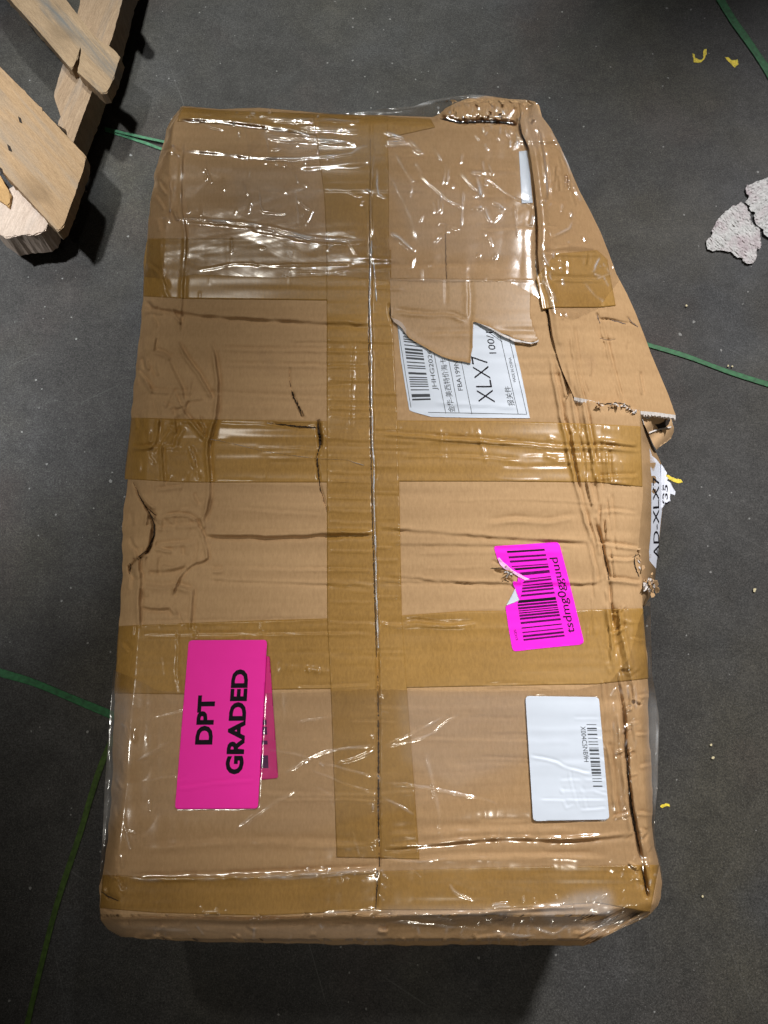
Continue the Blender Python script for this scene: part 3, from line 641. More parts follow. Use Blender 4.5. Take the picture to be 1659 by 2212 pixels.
def text(body, quad, zf, off, mat, parent, bold=0.0, step=7, name='lettering', clip=None, cap=True):
    """letters laid on the surface; quad = start bottom, end bottom, end top, start top in the picture"""
    cu = bpy.data.curves.new('t', 'FONT'); cu.body = body; cu.size = 1; cu.offset = bold; cu.resolution_u = 3; cu.fill_mode = 'FRONT'
    o = bpy.data.objects.new('t', cu); COL.objects.link(o); dg = bpy.context.evaluated_depsgraph_get(); dg.update()
    me = bpy.data.meshes.new_from_object(o.evaluated_get(dg)); bpy.data.objects.remove(o); bpy.data.curves.remove(cu)
    bm = bmesh.new(); bm.from_mesh(me); bpy.data.meshes.remove(me)
    if not bm.verts: bm.free(); return
    a = np.array([v.co[:2] for v in bm.verts]); lo = a.min(0); hi = a.max(0); t = (a - lo) / (hi - lo)
    q = np.array(quad, float)
    for v, (s, w) in zip(bm.verts, t):
        c = (q[0] * (1 - s) + q[1] * s) * (1 - w) + (q[3] * (1 - s) + q[2] * s) * w; v.co = (c[0], c[1], 0)
    if clip is not None:
        bad = [f for f in bm.faces if not inpoly(clip, np.array([f.calc_center_median()[0]]), np.array([f.calc_center_median()[1]]))[0]]
        bmesh.ops.delete(bm, geom=bad, context='FACES')
    cut(bm, step); return lay(name, bm, zf, off, mat, parent, False)
def bars(edgeA, edgeB, widths, zf, off, mat, parent, step=8, name='barcode'):
    """stripes between two edge functions of t (0..1)"""
    bm = bmesh.new()
    for t0, t1 in widths:
        q = [edgeA(t0), edgeB(t0), edgeB(t1), edgeA(t1)]; bm.faces.new([bm.verts.new((x, y, 0)) for x, y in q])
    cut(bm, step); return lay(name, bm, zf, off, mat, parent, False)
def barpattern(n, dens=.5, seed=1):
    r = random.Random(seed); out = []; t = 0; unit = 1.0 / n
    while t < 1:
        w = r.choice([1, 1, 1, 2, 2, 3]) * unit * dens * 2; g = r.choice([1, 1, 2, 2, 3]) * unit * (1 - dens) * 2
        out.append((t, min(1, t + w))); t += w + g
    out[-1] = (1 - unit * 1.5, 1.0); return out
lin = lambda a, b: (lambda t: (a[0] + (b[0] - a[0]) * t, a[1] + (b[1] - a[1]) * t))
def lines(segs, w, zf, off, mat, parent, step=8, name='printed_line'):
    bm = bmesh.new()
    for a, b in segs:
        a, b = np.array(a, float), np.array(b, float); d = (b - a) / np.linalg.norm(b - a); nn = np.array([-d[1], d[0]]) * w / 2
        bm.faces.new([bm.verts.new((*c, 0)) for c in (a + nn, b + nn, b - nn, a - nn)])
    cut(bm, step); return lay(name, bm, zf, off, mat, parent, False)

# label XLX7 and the sheet of tape over its torn upper part
z1 = lambda Z: [(822.9 + x * .2315, 658.3 + y * .2315) for x, y in Z]
poly = z1([(150, 150), (1190, 150), (1240, 340), (1300, 600), (1352, 850), (1390, 1058), (1200, 1057), (900, 1055), (640, 1050), (470, 1046), (380, 1022), (310, 1002), (265, 985), (230, 780), (185, 500)])
cover(poly, 1.0)
zl1 = lambda x, y: zbox(x, y, SH)
lab = lay('shipping_label', sheet_bm(poly, 4), zl1, .6, WHITE, box, label='white label printed XLX7, upper part torn and taped over')
q = lambda *Z: z1(Z)
pat = barpattern(74, .46, 5)
bars(lin(*q((178, 100), (293, 893))), lin(*q((340, 130), (465, 888))), [p for p in pat if p[0] > .12], zl1, .75, INK2, lab)
text('JHHG20260401', q((540, 795), (455, 270), (405, 275), (483, 795)), zl1, .75, INK2, lab, .0)
text('金华-美西特价海卡', q((695, 1000), (605, 495), (545, 505), (630, 1005)), zl1, .75, INK2, lab)
text('FBA199N6', q((765, 798), (712, 480), (668, 485), (722, 802)), zl1, .75, INK2, lab)
text('XLX7', q((1065, 912), (985, 478), (840, 480), (913, 912)), zl1, .75, INK, lab, -.012)
text('100/1', q((1078, 455), (1043, 255), (978, 250), (1012, 455)), zl1, .75, INK, lab)
text('报关件', q((1250, 942), (1208, 758), (1148, 765), (1188, 945)), zl1, .75, INK2, lab)
text('MADE IN CHINA', q((1262, 716), (1215, 490), (1188, 494), (1236, 722)), zl1, .75, INK2, lab)
lines([q((160, 215), (280, 960)), q((455, 250), (606, 1016)), q((590, 300), (730, 1012)), q((720, 380), (849, 1020)), q((1105, 260), (1281, 1020)), q((1185, 260), (1361, 1020)), q((440, 1004), (1362, 1022)), q((895, 180), (1132, 345)), q((175, 225), (240, 285))], 1.1, zl1, .75, INK2, lab)
top = [(842, 600), (1148, 606)]
sheet = top + z1([(1390, 60), (1420, 200), (1470, 325), (1452, 340), (1390, 350), (1330, 335), (1240, 315), (1190, 285), (1100, 258), (1060, 230), (1000, 200), (930, 178), (862, 160), (858, 250), (855, 400), (840, 470), (838, 545), (800, 538), (770, 530), (700, 522), (640, 508), (560, 480), (500, 448), (440, 415), (380, 380), (310, 340), (255, 305), (235, 270), (190, 210), (160, 190), (130, 160), (95, 135)])
cover(sheet, 1.3)
def ztorn(x, y):
    e = interp([(842, 694), (860, 702), (877, 722), (911, 746), (939, 762), (971, 776), (1001, 781), (1016, 784), (1019, 700), (1022, 695), (1054, 705), (1078, 718), (1110, 733), (1163, 738)], x)
    return zbox(x, y, SH) + .0018 * np.exp(-np.clip(e - y, 0, 99) / 7)
lay('tape_sheet', sheet_bm(sheet, 4), ztorn, 1.15, TAPE_PALE, box, label='torn brown tape over the upper part of the white label')
# ragged translucent lip on the torn tape
rag1 = z1([(95, 118), (150, 138), (200, 170), (235, 225), (240, 285), (200, 225), (160, 188), (120, 160)]); lay('torn_edge', sheet_bm(rag1, 4), ztorn, 1.6, m_tape('tape_lip', ((.38, .29, .22), (.5, .40, .32)), .3), box)
rag2 = z1([(880, 160), (1010, 205), (1130, 268), (1240, 316), (1340, 342), (1420, 352), (1472, 326), (1470, 345), (1400, 366), (1320, 352), (1245, 345), (1200, 320), (1110, 280), (1040, 235), (950, 190)])
lay('torn_edge', sheet_bm(rag2, 4), ztorn, 1.9, m_tape('tape_lip_pale', ((.48, .42, .38), (.62, .58, .56)), .3), box)

# faint strip of another label under the film, upper right
strip = [(1121, 327), (1139, 325), (1144, 360), (1149, 420), (1151, 438), (1127, 439), (1124, 380)]
cover(strip, .8); lay('paper_strip', sheet_bm(strip, 4), lambda x, y: zbox(x, y, SH), .7, WHITE, box)

# barcode label with a torn notch
z2 = lambda Z: [(1042.3 + x * .16534, 1141.1 + y * .16534) for x, y in Z]
q2 = lambda *Z: z2(Z)
smooth_pink = blur(HB[1130:1430, 1030:1290], 3)
SHP = HB.copy(); SHP[1130:1430, 1030:1290] = smooth_pink
zp = lambda x, y: zbox(x, y, SHP)
poly = z2([(153, 262), (160, 238), (185, 232), (560, 208), (940, 183), (985, 190), (1010, 222), (1110, 600), (1220, 1050), (1322, 1465), (1315, 1500), (1280, 1520), (850, 1560), (430, 1607), (402, 1595), (385, 1560), (340, 1300), (300, 1025), (320, 1003), (480, 940), (500, 900), (516, 740), (500, 680), (470, 640), (445, 600), (385, 555), (300, 522), (262, 500), (225, 460), (200, 420), (175, 340)])
cover(poly, 1.0)
bl = lay('barcode_label', sheet_bm(poly, 4), zp, .8, MAGENTA, box, label='magenta barcode label with a torn notch in its left edge')
def eL(t):
    y = 297 + (1470 - 297) * t
    x = interp([(297, 317), (400, 348), (500, 378), (575, 470), (640, 560), (690, 545), (720, 516), (800, 512), (915, 484), (985, 456), (1470, 538)], y); return q2((x, y))[0]
def eR(t): return q2((810 + 265 * t, 268 + 1144 * t))[0]
random.seed(4); pat2 = barpattern(84, .44, 11)
bars(eL, eR, [(a * .998, b) for a, b in pat2], zp, .95, INK3, bl, 7)
bars(eL, eR, [p for i, p in enumerate(pat2) if i % 4 == 0], zp, 1.0, INK, bl, 7)
text('tsdmg0gguud', q2((1243, 1362), (1010, 378), (872, 386), (1100, 1368)), zp, .98, INK, bl, .004)
text('SDI2', q2((408, 1325), (440, 1470), (468, 1462), (436, 1322)), zp, .98, INK3, bl)
# the folded-over corner shows the white back, pink slivers along the rip
lay('folded_corner', sheet_bm(z2([(425, 785), (440, 800), (484, 938), (400, 975), (312, 1008), (330, 970), (380, 880)]), 4), zp, 1.5, WHITE, bl)
lay('folded_corner', sheet_bm(z2([(465, 640), (500, 690), (520, 745), (515, 830), (500, 900), (484, 938), (460, 880), (425, 785), (400, 735), (398, 700), (420, 690), (455, 705), (460, 670)]), 3), zp, 2.0, MAGENTA, bl)
lay('torn_edge', sheet_bm(z2([(200, 400), (215, 380), (270, 440), (330, 490), (390, 545), (470, 590), (560, 640), (620, 665), (560, 680), (500, 650), (440, 612), (370, 570), (280, 525), (225, 470)]), 3), zp, 1.5, m_plain('pale_pink_tear', (.85, .45, .75), .6, .25, 500), bl)

# plain white label with a small barcode
z3 = lambda Z: [(1108.2 + x * .1455, 1481.3 + y * .1455) for x, y in Z]
q3 = lambda *Z: z3(Z)
SHW = HB.copy(); SHW[1460:1830, 1100:1350] = blur(HB[1460:1830, 1100:1350], 4) * .6
for pts, w, a in (([(240, 1040), (400, 1078), (530, 1085), (650, 1130), (800, 1225), (960, 1250), (1040, 1290), (1160, 1290)], 2.2, 1.0), ([(845, 1260), (860, 1400), (900, 1560), (980, 1820)], 1.5, .9),
                  ([(400, 1690), (900, 1695), (1390, 1690)], 2.0, .7), ([(750, 1690), (770, 1790), (850, 1835), (900, 1760)], 2, .6), ([(1000, 1840), (1380, 1810)], 2.0, .7), ([(1060, 1640), (1095, 1830)], 2, .5),
                  ([(900, 480), (1285, 482)], 2, .4), ([(1240, 625), (1310, 628)], 2, .5), ([(1230, 775), (1330, 775)], 2, .5), ([(1305, 1050), (1370, 1130)], 2, .7), ([(690, 1550), (1060, 1560), (1390, 1530)], 3, .5), ([(1210, 1570), (1400, 1612)], 2, .6), ([(1060, 1385), (1390, 1388)], 3, .4), ([(700, 1400), (1010, 1390)], 3, .4), ([(720, 1510), (750, 1600)], 2.5, .5), ([(1000, 1500), (1050, 1590)], 3, .5)):
    stroke(SHW, z3(pts), w, a * .75, 'step')
zw = lambda x, y: zbox(x, y, SHW)
poly = rounded(z3([(183, 152), (1275, 168), (1432, 1985), (300, 2010)]), 9)
cover(poly, .5)
FLAT_W = (poly, 0)
wl = lay('white_label', sheet_bm(poly, 3), zw, 2.6, WHITE, box, label='blank looking white label with a small barcode on its right side')
bars(lin(*q3((1093, 572), (1190, 1500))), lin(*q3((1236, 572), (1328, 1500))), barpattern(76, .42, 3), zw, 2.75, INK2, wl)
text('X004C5NB9H', q3((1001, 603), (1057, 1130), (1128, 1130), (1074, 603)), zw, 2.75, INK2, wl)

# DPT GRADED label and the older one beneath it
z4 = lambda Z: [(351.1 + x * .18348, 1360.5 + y * .18348) for x, y in Z]
q4 = lambda *Z: z4(Z)
SHD = HB.copy(); SHD[1360:1780, 360:640] = blur(HB[1360:1780, 360:640], 5) * .6
stroke(SHD, z4([(170, 1860), (300, 1850), (600, 1800), (850, 1780), (1100, 1760)]), 2.2, .8, 'step'); stroke(SHD, z4([(170, 1780), (290, 1745)]), 2, .5, 'step'); stroke(SHD, z4([(180, 1875), (400, 1860)]), 1.6, .5)
zd = lambda x, y: zbox(x, y, SHD)
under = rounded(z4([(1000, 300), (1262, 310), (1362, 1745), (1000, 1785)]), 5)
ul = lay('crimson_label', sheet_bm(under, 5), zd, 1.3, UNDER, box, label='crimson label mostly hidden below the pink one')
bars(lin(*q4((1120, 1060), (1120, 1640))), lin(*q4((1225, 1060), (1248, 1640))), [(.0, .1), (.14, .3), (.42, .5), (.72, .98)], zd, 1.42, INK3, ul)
poly = rounded(z4([(308, 122), (1232, 118), (1125, 2105), (145, 2112)]), 9)
pl = lay('pink_label', sheet_bm(poly, 4), zd, 2.9, PINK, box, label='hot pink label printed DPT GRADED')
text('DPT', q4((585, 1352), (624, 768), (420, 772), (381, 1352)), zd, 3.05, INK, pl, .042)
text('GRADED', q4((948, 1702), (1015, 463), (815, 465), (735, 1702)), zd, 3.05, INK, pl, .042)
cover(poly, .3)

# label on the side wall, partly torn, and broken board at the torn corner
def zside(x, y):
    e = Es(y); w = Wo(y); t = np.clip((x - e) / (w - e + 1e-6), 0, 1.6)
    return H - .012 - .073 * t
sl = [(1403, 968), (1409, 985), (1418, 992), (1428, 1006), (1430, 1020), (1430, 1060), (1430, 1106), (1427, 1130), (1424, 1160), (1421, 1195), (1417, 1228), (1403, 1211), (1402, 1190), (1406, 1150), (1407, 1106), (1407, 1060), (1408, 1036), (1405, 1010)]
side = lay('side_label', sheet_bm(sl, 3), zside, 1.2, WHITE_SIDE, box, label='narrow white label on the side wall reading AD-XLX7')
text('AD-XLX7', [(1424, 1206), (1424, 1028), (1410, 1030), (1412, 1206)], zside, 1.6, INK, side, .01, 5)
zflap = lambda x, y: H - .080 - .0004 * (x - 1430) + .001 * np.sin(x * .9)
tornbit = [(1428, 1002), (1434, 1010), (1437, 1016), (1441, 1022), (1438, 1028), (1444, 1033), (1441, 1038), (1449, 1043), (1452, 1051), (1459, 1062), (1458, 1070), (1449, 1066), (1447, 1074), (1448, 1082), (1440, 1086), (1434, 1092), (1429, 1100), (1426, 1090), (1426, 1050)]
lay('torn_edge', sheet_bm(tornbit, 3), zflap, 1.0, WHITE_SIDE, side)
text('(35', [(1446, 1090), (1446, 1048), (1432, 1046), (1431, 1090)], zflap, 1.4, INK, side, .01, 5)
for pts in ([(1446, 1020), (1452, 1034), (1458, 1046)],): pass
# broken inner board sticking out below the torn flap
zi = lambda x, y: H - .052 - .016 * np.clip((y - 890) / 60, 0, 1.4) + .0035 * np.sin((x * .75 + y * .62) * .16) - .0006 * (x - 1420)
inner = [(1378, 884), (1400, 888), (1430, 892), (1452, 896), (1451, 906), (1453, 916), (1456, 924), (1455, 934), (1450, 946), (1440, 955), (1432, 960), (1424, 966), (1419, 972), (1412, 962), (1404, 944), (1396, 926), (1388, 908)]
lay('broken_board', sheet_bm(inner, 3), zi, 0, CARD_TORN, box)
hole = [(1415, 917), (1424, 916), (1434, 911), (1440, 902), (1447, 901), (1448, 908), (1444, 917), (1436, 924), (1429, 927), (1430, 933), (1425, 930), (1421, 924)]
lay('gap_shade', sheet_bm(hole, 3), zi, 1.6, DARK, box)  # dark sheet laid on the board, painted as the shade in a hole
for seg in ([(1383, 890), (1392, 897), (1396, 905), (1412, 898)], [(1402, 935), (1414, 930), (1432, 926), (1450, 922)], [(1380, 886), (1386, 900), (1392, 918)]):
    p_ = smoothline(seg); bm = bmesh.new(); L_ = []
    for i, (x, y) in enumerate(p_): L_.append((bm.verts.new((x, y - 1.6, 0)), bm.verts.new((x, y + 1.6, 0))))
    for a, b in zip(L_, L_[1:]): bm.faces.new((a[0], b[0], b[1], a[1]))
    lay('torn_edge', bm, zi, 3.0, PAPER_EDGE, box)
# crumpled board below the side label and beside the punctures
for _ in range(26):
    x, y = RNG.normal(1402, 6), RNG.normal(1262, 13); r_ = RNG.uniform(3, 8); n_ = 6
    pp = [(x + r_ * RNG.uniform(.4, 1) * math.cos(k * 6.283 / n_), y + r_ * RNG.uniform(.6, 1.5) * math.sin(k * 6.283 / n_)) for k in range(n_)]
    zc = RNG.uniform(-.014, -.004); tx, ty = RNG.normal(0, .0011, 2)
    lay('torn_board', sheet_bm(pp, 5), lambda X, Y, x=x, y=y, zc=zc, tx=tx, ty=ty: H + zc - .0009 * np.clip(X - 1388, 0, 99) + tx * (X - x) + ty * (Y - y), 0, random.choice([CARD, CARD_TORN, PAPER_EDGE, CARD_RIGHT]), box)
def shreds(cx, cy, n, sx, sy, r0, r1, zf, mats):
    for _ in range(n):
        x, y = RNG.normal(cx, sx), RNG.normal(cy, sy); r_ = RNG.uniform(r0, r1); a0 = RNG.uniform(0, 3.14)
        pp = []
        for k in range(5):
            a = k * 6.283 / 5; ex_, ey_ = r_ * math.cos(a) * RNG.uniform(.7, 1.3), r_ * .35 * math.sin(a); pp.append((x + ex_ * math.cos(a0) - ey_ * math.sin(a0), y + ex_ * math.sin(a0) + ey_ * math.cos(a0)))
        tx, ty = RNG.normal(0, .0006, 2)
        lay('paper_shred', sheet_bm(pp, 9), lambda X, Y, x=x, y=y, tx=tx, ty=ty: zf(np.array([x]), np.array([y]))[0] + .0016 + tx * (X - x) + ty * (Y - y), 0, random.choice(mats), box)
shreds(1100, 1238, 9, 10, 6, 3, 7, zp, [CARD, CARD_TORN, PAPER_EDGE])
shreds(1380, 1210, 7, 2.5, 14, 3, 6, zbox, [CARD_TORN, PAPER_EDGE, CARD])
shreds(300, 1206, 7, 9, 5, 2.5, 5, zbox, [CARD, CARD_TORN]); shreds(332, 1112, 5, 4, 8, 2.5, 5, zbox, [CARD, CARD_TORN])
for _ in range(16):
    x = RNG.uniform(1326, 1376); y = float(Tear(x)) + RNG.uniform(2, 8); shreds(x, y, 1, .1, .1, 2.5, 6, lambda a, b: zbox(a, b) + .001, [PAPER_EDGE])

build_panel()

# ------------------------------------------------------------------ clear stretch film
HF = blank(); HZ = blank()  # HZ whitens the film along glint lines: highlights painted in
HF += (np.abs(up(60, 40, (MH, MW))) * .5 + np.abs(up(24, 120, (MH, MW))) * .25).astype(np.float32)
def W(pts, w=2.2, a=1.4, hz=.3, rep=1):
    for k in range(rep):
        q = [(x + RNG.normal(0, 1.2 * (k > 0)), y + (k * w * 1.7)) for x, y in pts]
        stroke(HF, q, w, a, 'ridge', 'max', taper=.2); stroke(HZ, q, w * RNG.uniform(.6, .95), hz * (.85 if k == 0 else .5), 'ridge', 'max', taper=.3, vary=24)
for pts, w, a, hz, rep in (
    ([(560, 286), (596, 297), (676, 299), (725, 304), (770, 309), (774, 322)], 3.4, 2.0, .50, 2), ([(626, 281), (650, 286), (673, 296)], 3.5, 2.0, .55, 1),
    ([(566, 254), (600, 256), (643, 259), (676, 257), (710, 256), (776, 264)], 2.6, 1.6, .40, 2), ([(643, 274), (710, 276), (776, 281)], 3.2, 1.7, .42, 2),
    ([(560, 342), (626, 343), (670, 339), (710, 336), (745, 333), (766, 330), (772, 318), (800, 314)], 3.0, 1.8, .42, 1), ([(643, 360), (700, 358), (750, 352), (803, 347)], 8, 1.4, .15, 1),
    ([(360, 471), (420, 473), (490, 478), (550, 484), (593, 493), (630, 502), (660, 511), (710, 517), (793, 519)], 3.2, 2.4, .48, 2), ([(540, 492), (597, 504), (640, 512), (677, 521)], 2.2, 1.8, .55, 2),
    ([(417, 584), (440, 583), (463, 578), (510, 568), (560, 571), (610, 574), (700, 570), (793, 571)], 2.8, 1.2, .12, 1), ([(620, 585), (700, 588), (760, 583)], 2, .9, .10, 1),
    ([(560, 234), (566, 260), (573, 284), (578, 310), (581, 344)], 1.8, 1.4, .30, 1), ([(525, 264), (528, 280), (533, 294), (535, 308), (541, 328), (540, 360), (536, 394)], 1.8, 1.4, .28, 1),
    ([(690, 251), (693, 280), (692, 308), (686, 330), (681, 348)], 2, 1.5, .34, 1), ([(550, 368), (556, 392), (561, 424), (563, 448), (568, 458), (590, 460), (620, 463), (624, 450), (625, 420)], 1.9, 1.3, .26, 1),
    ([(525, 391), (530, 410), (536, 424)], 1.6, 1.1, .18, 1), ([(518, 400), (528, 430), (534, 462)], 1.4, .8, .10, 1), ([(626, 344), (634, 370), (646, 398)], 1.8, 1.2, .26, 1), ([(636, 400), (642, 440), (646, 486)], 1.4, .8, .14, 1),
    ([(407, 438), (408, 445), (407, 460)], 2.2, 1.6, .5, 1), ([(808, 331), (804, 370), (800, 418), (801, 470), (803, 518)], 2.2, 1.8, .30, 1), ([(813, 358), (816, 390), (811, 414), (826, 425), (835, 430)], 2.6, 1.7, .45, 1),
    ([(788, 408), (802, 414)], 2.5, 1.6, .5, 1), ([(700, 515), (720, 530), (705, 545)], 1.6, 1, .2, 1), ([(430, 262), (450, 273), (485, 281)], 1.8, 1.2, .25, 1), ([(580, 236), (583, 246)], 3, 1.8, .5, 1), ([(540, 244), (552, 245)], 3.2, 1.8, .5, 1), ([(585, 321), (605, 320)], 3, 1.6, .45, 1), ([(593, 352), (601, 353)], 3, 1.6, .35, 1), ([(612, 353), (618, 357)], 3.6, 1.8, .6, 1),
    ([(372, 312), (378, 326)], 2, 1.6, .4, 1), ([(345, 470), (372, 474), (392, 476)], 2, 1.6, .3, 1),
    ([(880, 301), (895, 312), (913, 331), (890, 320)], 4.5, 2.2, .55, 1), ([(829, 306), (880, 305)], 3, 1.8, .4, 2), ([(829, 283), (845, 290), (875, 300)], 3, 1.5, .35, 1), ([(933, 309), (942, 325), (953, 346)], 2.6, 1.6, .45, 1),
    ([(906, 368), (915, 384), (929, 398), (953, 416), (965, 430), (983, 441), (1000, 446), (1011, 451)], 2.4, 1.6, .34, 1), ([(848, 318), (863, 348), (878, 372), (888, 384), (888, 405), (884, 434)], 1.9, 1.3, .24, 1),
    ([(963, 351), (960, 380), (956, 401)], 1.8, 1.3, .34, 1), ([(969, 358), (969, 380), (963, 401)], 1.8, 1.3, .34, 1), ([(1001, 412), (999, 440), (997, 492)], 2, 1.6, .42, 1), ([(953, 414), (953, 440), (950, 462)], 2, 1.6, .45, 1), ([(946, 424), (948, 461)], 1.8, 1.4, .3, 1),
    ([(994, 371), (1004, 385), (1016, 398), (1030, 412)], 2.2, 1.5, .35, 1), ([(1018, 372), (1042, 372)], 3.2, 2, .6, 1), ([(1028, 374), (1033, 395), (1040, 426)], 4.5, 2.2, .6, 1), ([(1050, 383), (1049, 400)], 2.4, 1.7, .45, 1),
    ([(1052, 382), (1070, 398), (1090, 414), (1110, 428), (1140, 441), (1160, 447)], 2.3, 1.5, .24, 1), ([(1166, 284), (1172, 315), (1178, 351), (1181, 392), (1183, 431)], 2.2, 1.8, .50, 1),
    ([(843, 503), (866, 515), (880, 530), (896, 544)], 4, 2.2, .52, 1), ([(1112, 440), (1113, 468), (1117, 490), (1119, 518)], 2.6, 1.6, .34, 1), ([(1152, 464), (1146, 488)], 3, 2, .6, 1), ([(896, 348), (905, 362), (912, 376)], 1.6, 1.1, .2, 1),
    ([(830, 354), (848, 390), (870, 431), (882, 460), (890, 484), (894, 500), (898, 522)], 1.8, 1.3, .20, 1), ([(946, 481), (970, 486), (996, 498)], 3, 1.2, .2, 1), ([(1063, 481), (1074, 470), (1083, 460)], 2, 1.3, .35, 1), ([(1046, 444), (1052, 462), (1060, 480)], 2.4, 1.6, .45, 1),
    ([(1020, 448), (1030, 450), (1043, 446)], 4, 2, .6, 1), ([(1063, 436), (1078, 440), (1090, 452)], 2.8, 1.8, .5, 1), ([(937, 525), (945, 512), (968, 501), (972, 499)], 2.2, 1.5, .35, 1), ([(1044, 505), (1048, 504)], 4, 2, .6, 1), ([(1068, 552), (1072, 556)], 4, 2, .6, 1),
    ([(1193, 511), (1212, 502), (1230, 494), (1236, 486), (1238, 476)], 2.5, 1.7, .45, 1), ([(1233, 456), (1236, 464), (1234, 470)], 2.5, 1.8, .5, 1), ([(1209, 320), (1223, 345), (1236, 385), (1248, 420), (1256, 436)], 2.6, 1.8, .40, 1), ([(1189, 282), (1209, 322)], 2.6, 1.6, .3, 1),
    ([(1173, 544), (1178, 562), (1188, 578)], 2.2, 1.6, .5, 1), ([(1195, 575), (1198, 586)], 2.4, 1.8, .6, 1), ([(1170, 600), (1182, 615), (1194, 630), (1204, 650)], 3, 1.3, .28, 2), ([(1263, 611), (1278, 630), (1296, 648), (1320, 658)], 2.2, 1.4, .34, 1), ([(1282, 592), (1284, 578), (1292, 560), (1296, 556)], 2.2, 1.5, .4, 1), ([(1290, 602), (1305, 596), (1322, 590)], 2.6, 1.7, .5, 1),
    ([(1165, 440), (1170, 427), (1182, 436)], 2.6, 1.8, .55, 1), ([(1172, 520), (1168, 535)], 2, 1.4, .4, 1), ([(840, 605), (900, 604), (1000, 606), (1100, 606), (1165, 607)], 2.0, 1.1, .15, 1),
    ([(829, 233), (880, 230), (925, 222), (975, 208), (1030, 206), (1080, 212)], 3.5, 1.5, .34, 1), ([(760, 244), (829, 241), (900, 238)], 4, 1.4, .25, 1), ([(1009, 210), (1045, 210)], 3, 1.6, .5, 1),
    # lower wrap
    ([(612, 1671), (640, 1655), (670, 1638), (700, 1625), (729, 1618), (770, 1614), (807, 1611)], 2.5, 1.8, .34, 1), ([(729, 1648), (770, 1639), (807, 1621)], 2.4, 1.6, .36, 1), ([(507, 1796), (540, 1770), (573, 1746), (615, 1720), (651, 1699)], 2.6, 1.3, .16, 1),
    ([(565, 1618), (650, 1630), (700, 1650), (829, 1683)], 2.2, 1.1, .13, 1), ([(670, 1662), (720, 1682), (760, 1700), (807, 1711)], 2.0, 1.1, .14, 1), ([(293, 1645), (335, 1620), (379, 1596)], 1.7, 1.0, .14, 1), ([(290, 1648), (330, 1628), (372, 1608)], 1.6, .9, .12, 1),
    ([(268, 1777), (274, 1806), (281, 1837)], 1.8, 1.4, .36, 1), ([(709, 1703), (720, 1715), (715, 1735), (724, 1752), (733, 1770)], 1.8, 1.3, .28, 1), ([(655, 1650), (670, 1640), (668, 1646)], 2, 1.4, .35, 1), ([(690, 1647), (700, 1655)], 2, 1.4, .35, 1), ([(760, 1790), (768, 1815), (776, 1850)], 1.6, 1, .14, 1),
    ([(829, 1615), (860, 1606), (929, 1590), (965, 1560), (995, 1540)], 2.4, 1.5, .25, 1), ([(829, 1612), (900, 1580), (960, 1547)], 1.8, 1.1, .16, 1), ([(829, 1690), (880, 1695), (929, 1702), (1000, 1718), (1050, 1726), (1080, 1740)], 2.1, 1.3, .22, 1), ([(920, 1625), (935, 1690), (950, 1760), (955, 1825)], 4, 1.2, .10, 1),
    ([(830, 1725), (860, 1738), (895, 1760)], 1.8, 1.1, .2, 1), ([(278, 1902), (400, 1900), (520, 1899), (600, 1893), (700, 1888), (829, 1876)], 4.0, 2.4, .30, 1), ([(560, 1897), (640, 1894), (700, 1889), (829, 1880)], 2.4, 2.2, .48, 2), ([(829, 1855), (900, 1862), (970, 1853)], 2, 1.2, .2, 1),
    ([(970, 1908), (976, 1924), (1000, 1936), (1030, 1946)], 2.6, 1.7, .38, 1), ([(890, 1972), (910, 1976), (950, 1984), (990, 1991)], 3, 1.7, .36, 2), ([(1061, 2011), (1090, 2015), (1125, 2023), (1158, 2020)], 2.4, 2, .44, 2), ([(1150, 2000), (1175, 2014), (1208, 2019), (1211, 2008), (1218, 2000), (1228, 2003), (1233, 2012)], 2.2, 1.6, .4, 1),
    ([(1146, 1984), (1156, 1990)], 4.5, 2.2, .5, 1), ([(1240, 1930), (1244, 1960), (1246, 1978), (1240, 1994)], 2.8, 1.8, .45, 1), ([(1255, 1988), (1280, 1994), (1296, 2000)], 2.6, 1.8, .5, 1), ([(1282, 2016), (1284, 2030)], 3, 2, .5, 1), ([(1300, 2008), (1304, 2022)], 3.4, 2, .5, 1),
    ([(829, 1990), (900, 1996), (1000, 2005), (1060, 2012)], 3, 1.5, .25, 1), ([(1062, 1955), (1100, 1952)], 3, 1.6, .36, 2), ([(223, 2003), (300, 2006), (420, 2012)], 4, 1.4, .18, 1), ([(690, 1975), (760, 1968), (829, 1965)], 4, 1.3, .2, 1), ([(432, 1955), (440, 1975), (470, 1984)], 2, 1.1, .16, 1), ([(425, 2000), (440, 2020)], 2.4, 1.4, .3, 1),
    ([(1338, 1650), (1342, 1720), (1352, 1780)], 1.8, 1, .12, 1), ([(1412, 1500), (1420, 1560), (1418, 1680), (1414, 1760)], 3, 1.4, .3, 1), ([(1402, 1360), (1401, 1420), (1404, 1470)], 2, 1.2, .35, 1), ([(240, 1475), (232, 1567), (224, 1650), (222, 1750)], 3, .5, .15, 1), ([(262, 1590), (254, 1650), (248, 1720)], 5, .7, .14, 1),
    ([(1418, 1700), (1424, 1712), (1418, 1722)], 3.2, 1.6, .5, 1), ([(1370, 1480), (1376, 1500), (1374, 1520)], 2.4, 1.4, .34, 1), ([(1354, 1480), (1358, 1510)], 2.4, 1.4, .3, 1), ([(640, 1560), (720, 1548)], 2, 1, .14, 1), ([(300, 1690), (400, 1672), (600, 1660)], 1.8, .9, .10, 1), ([(300, 1560), (420, 1530), (560, 1520)], 2, .8, .08, 1)):
    W(pts, w, a, hz, rep)
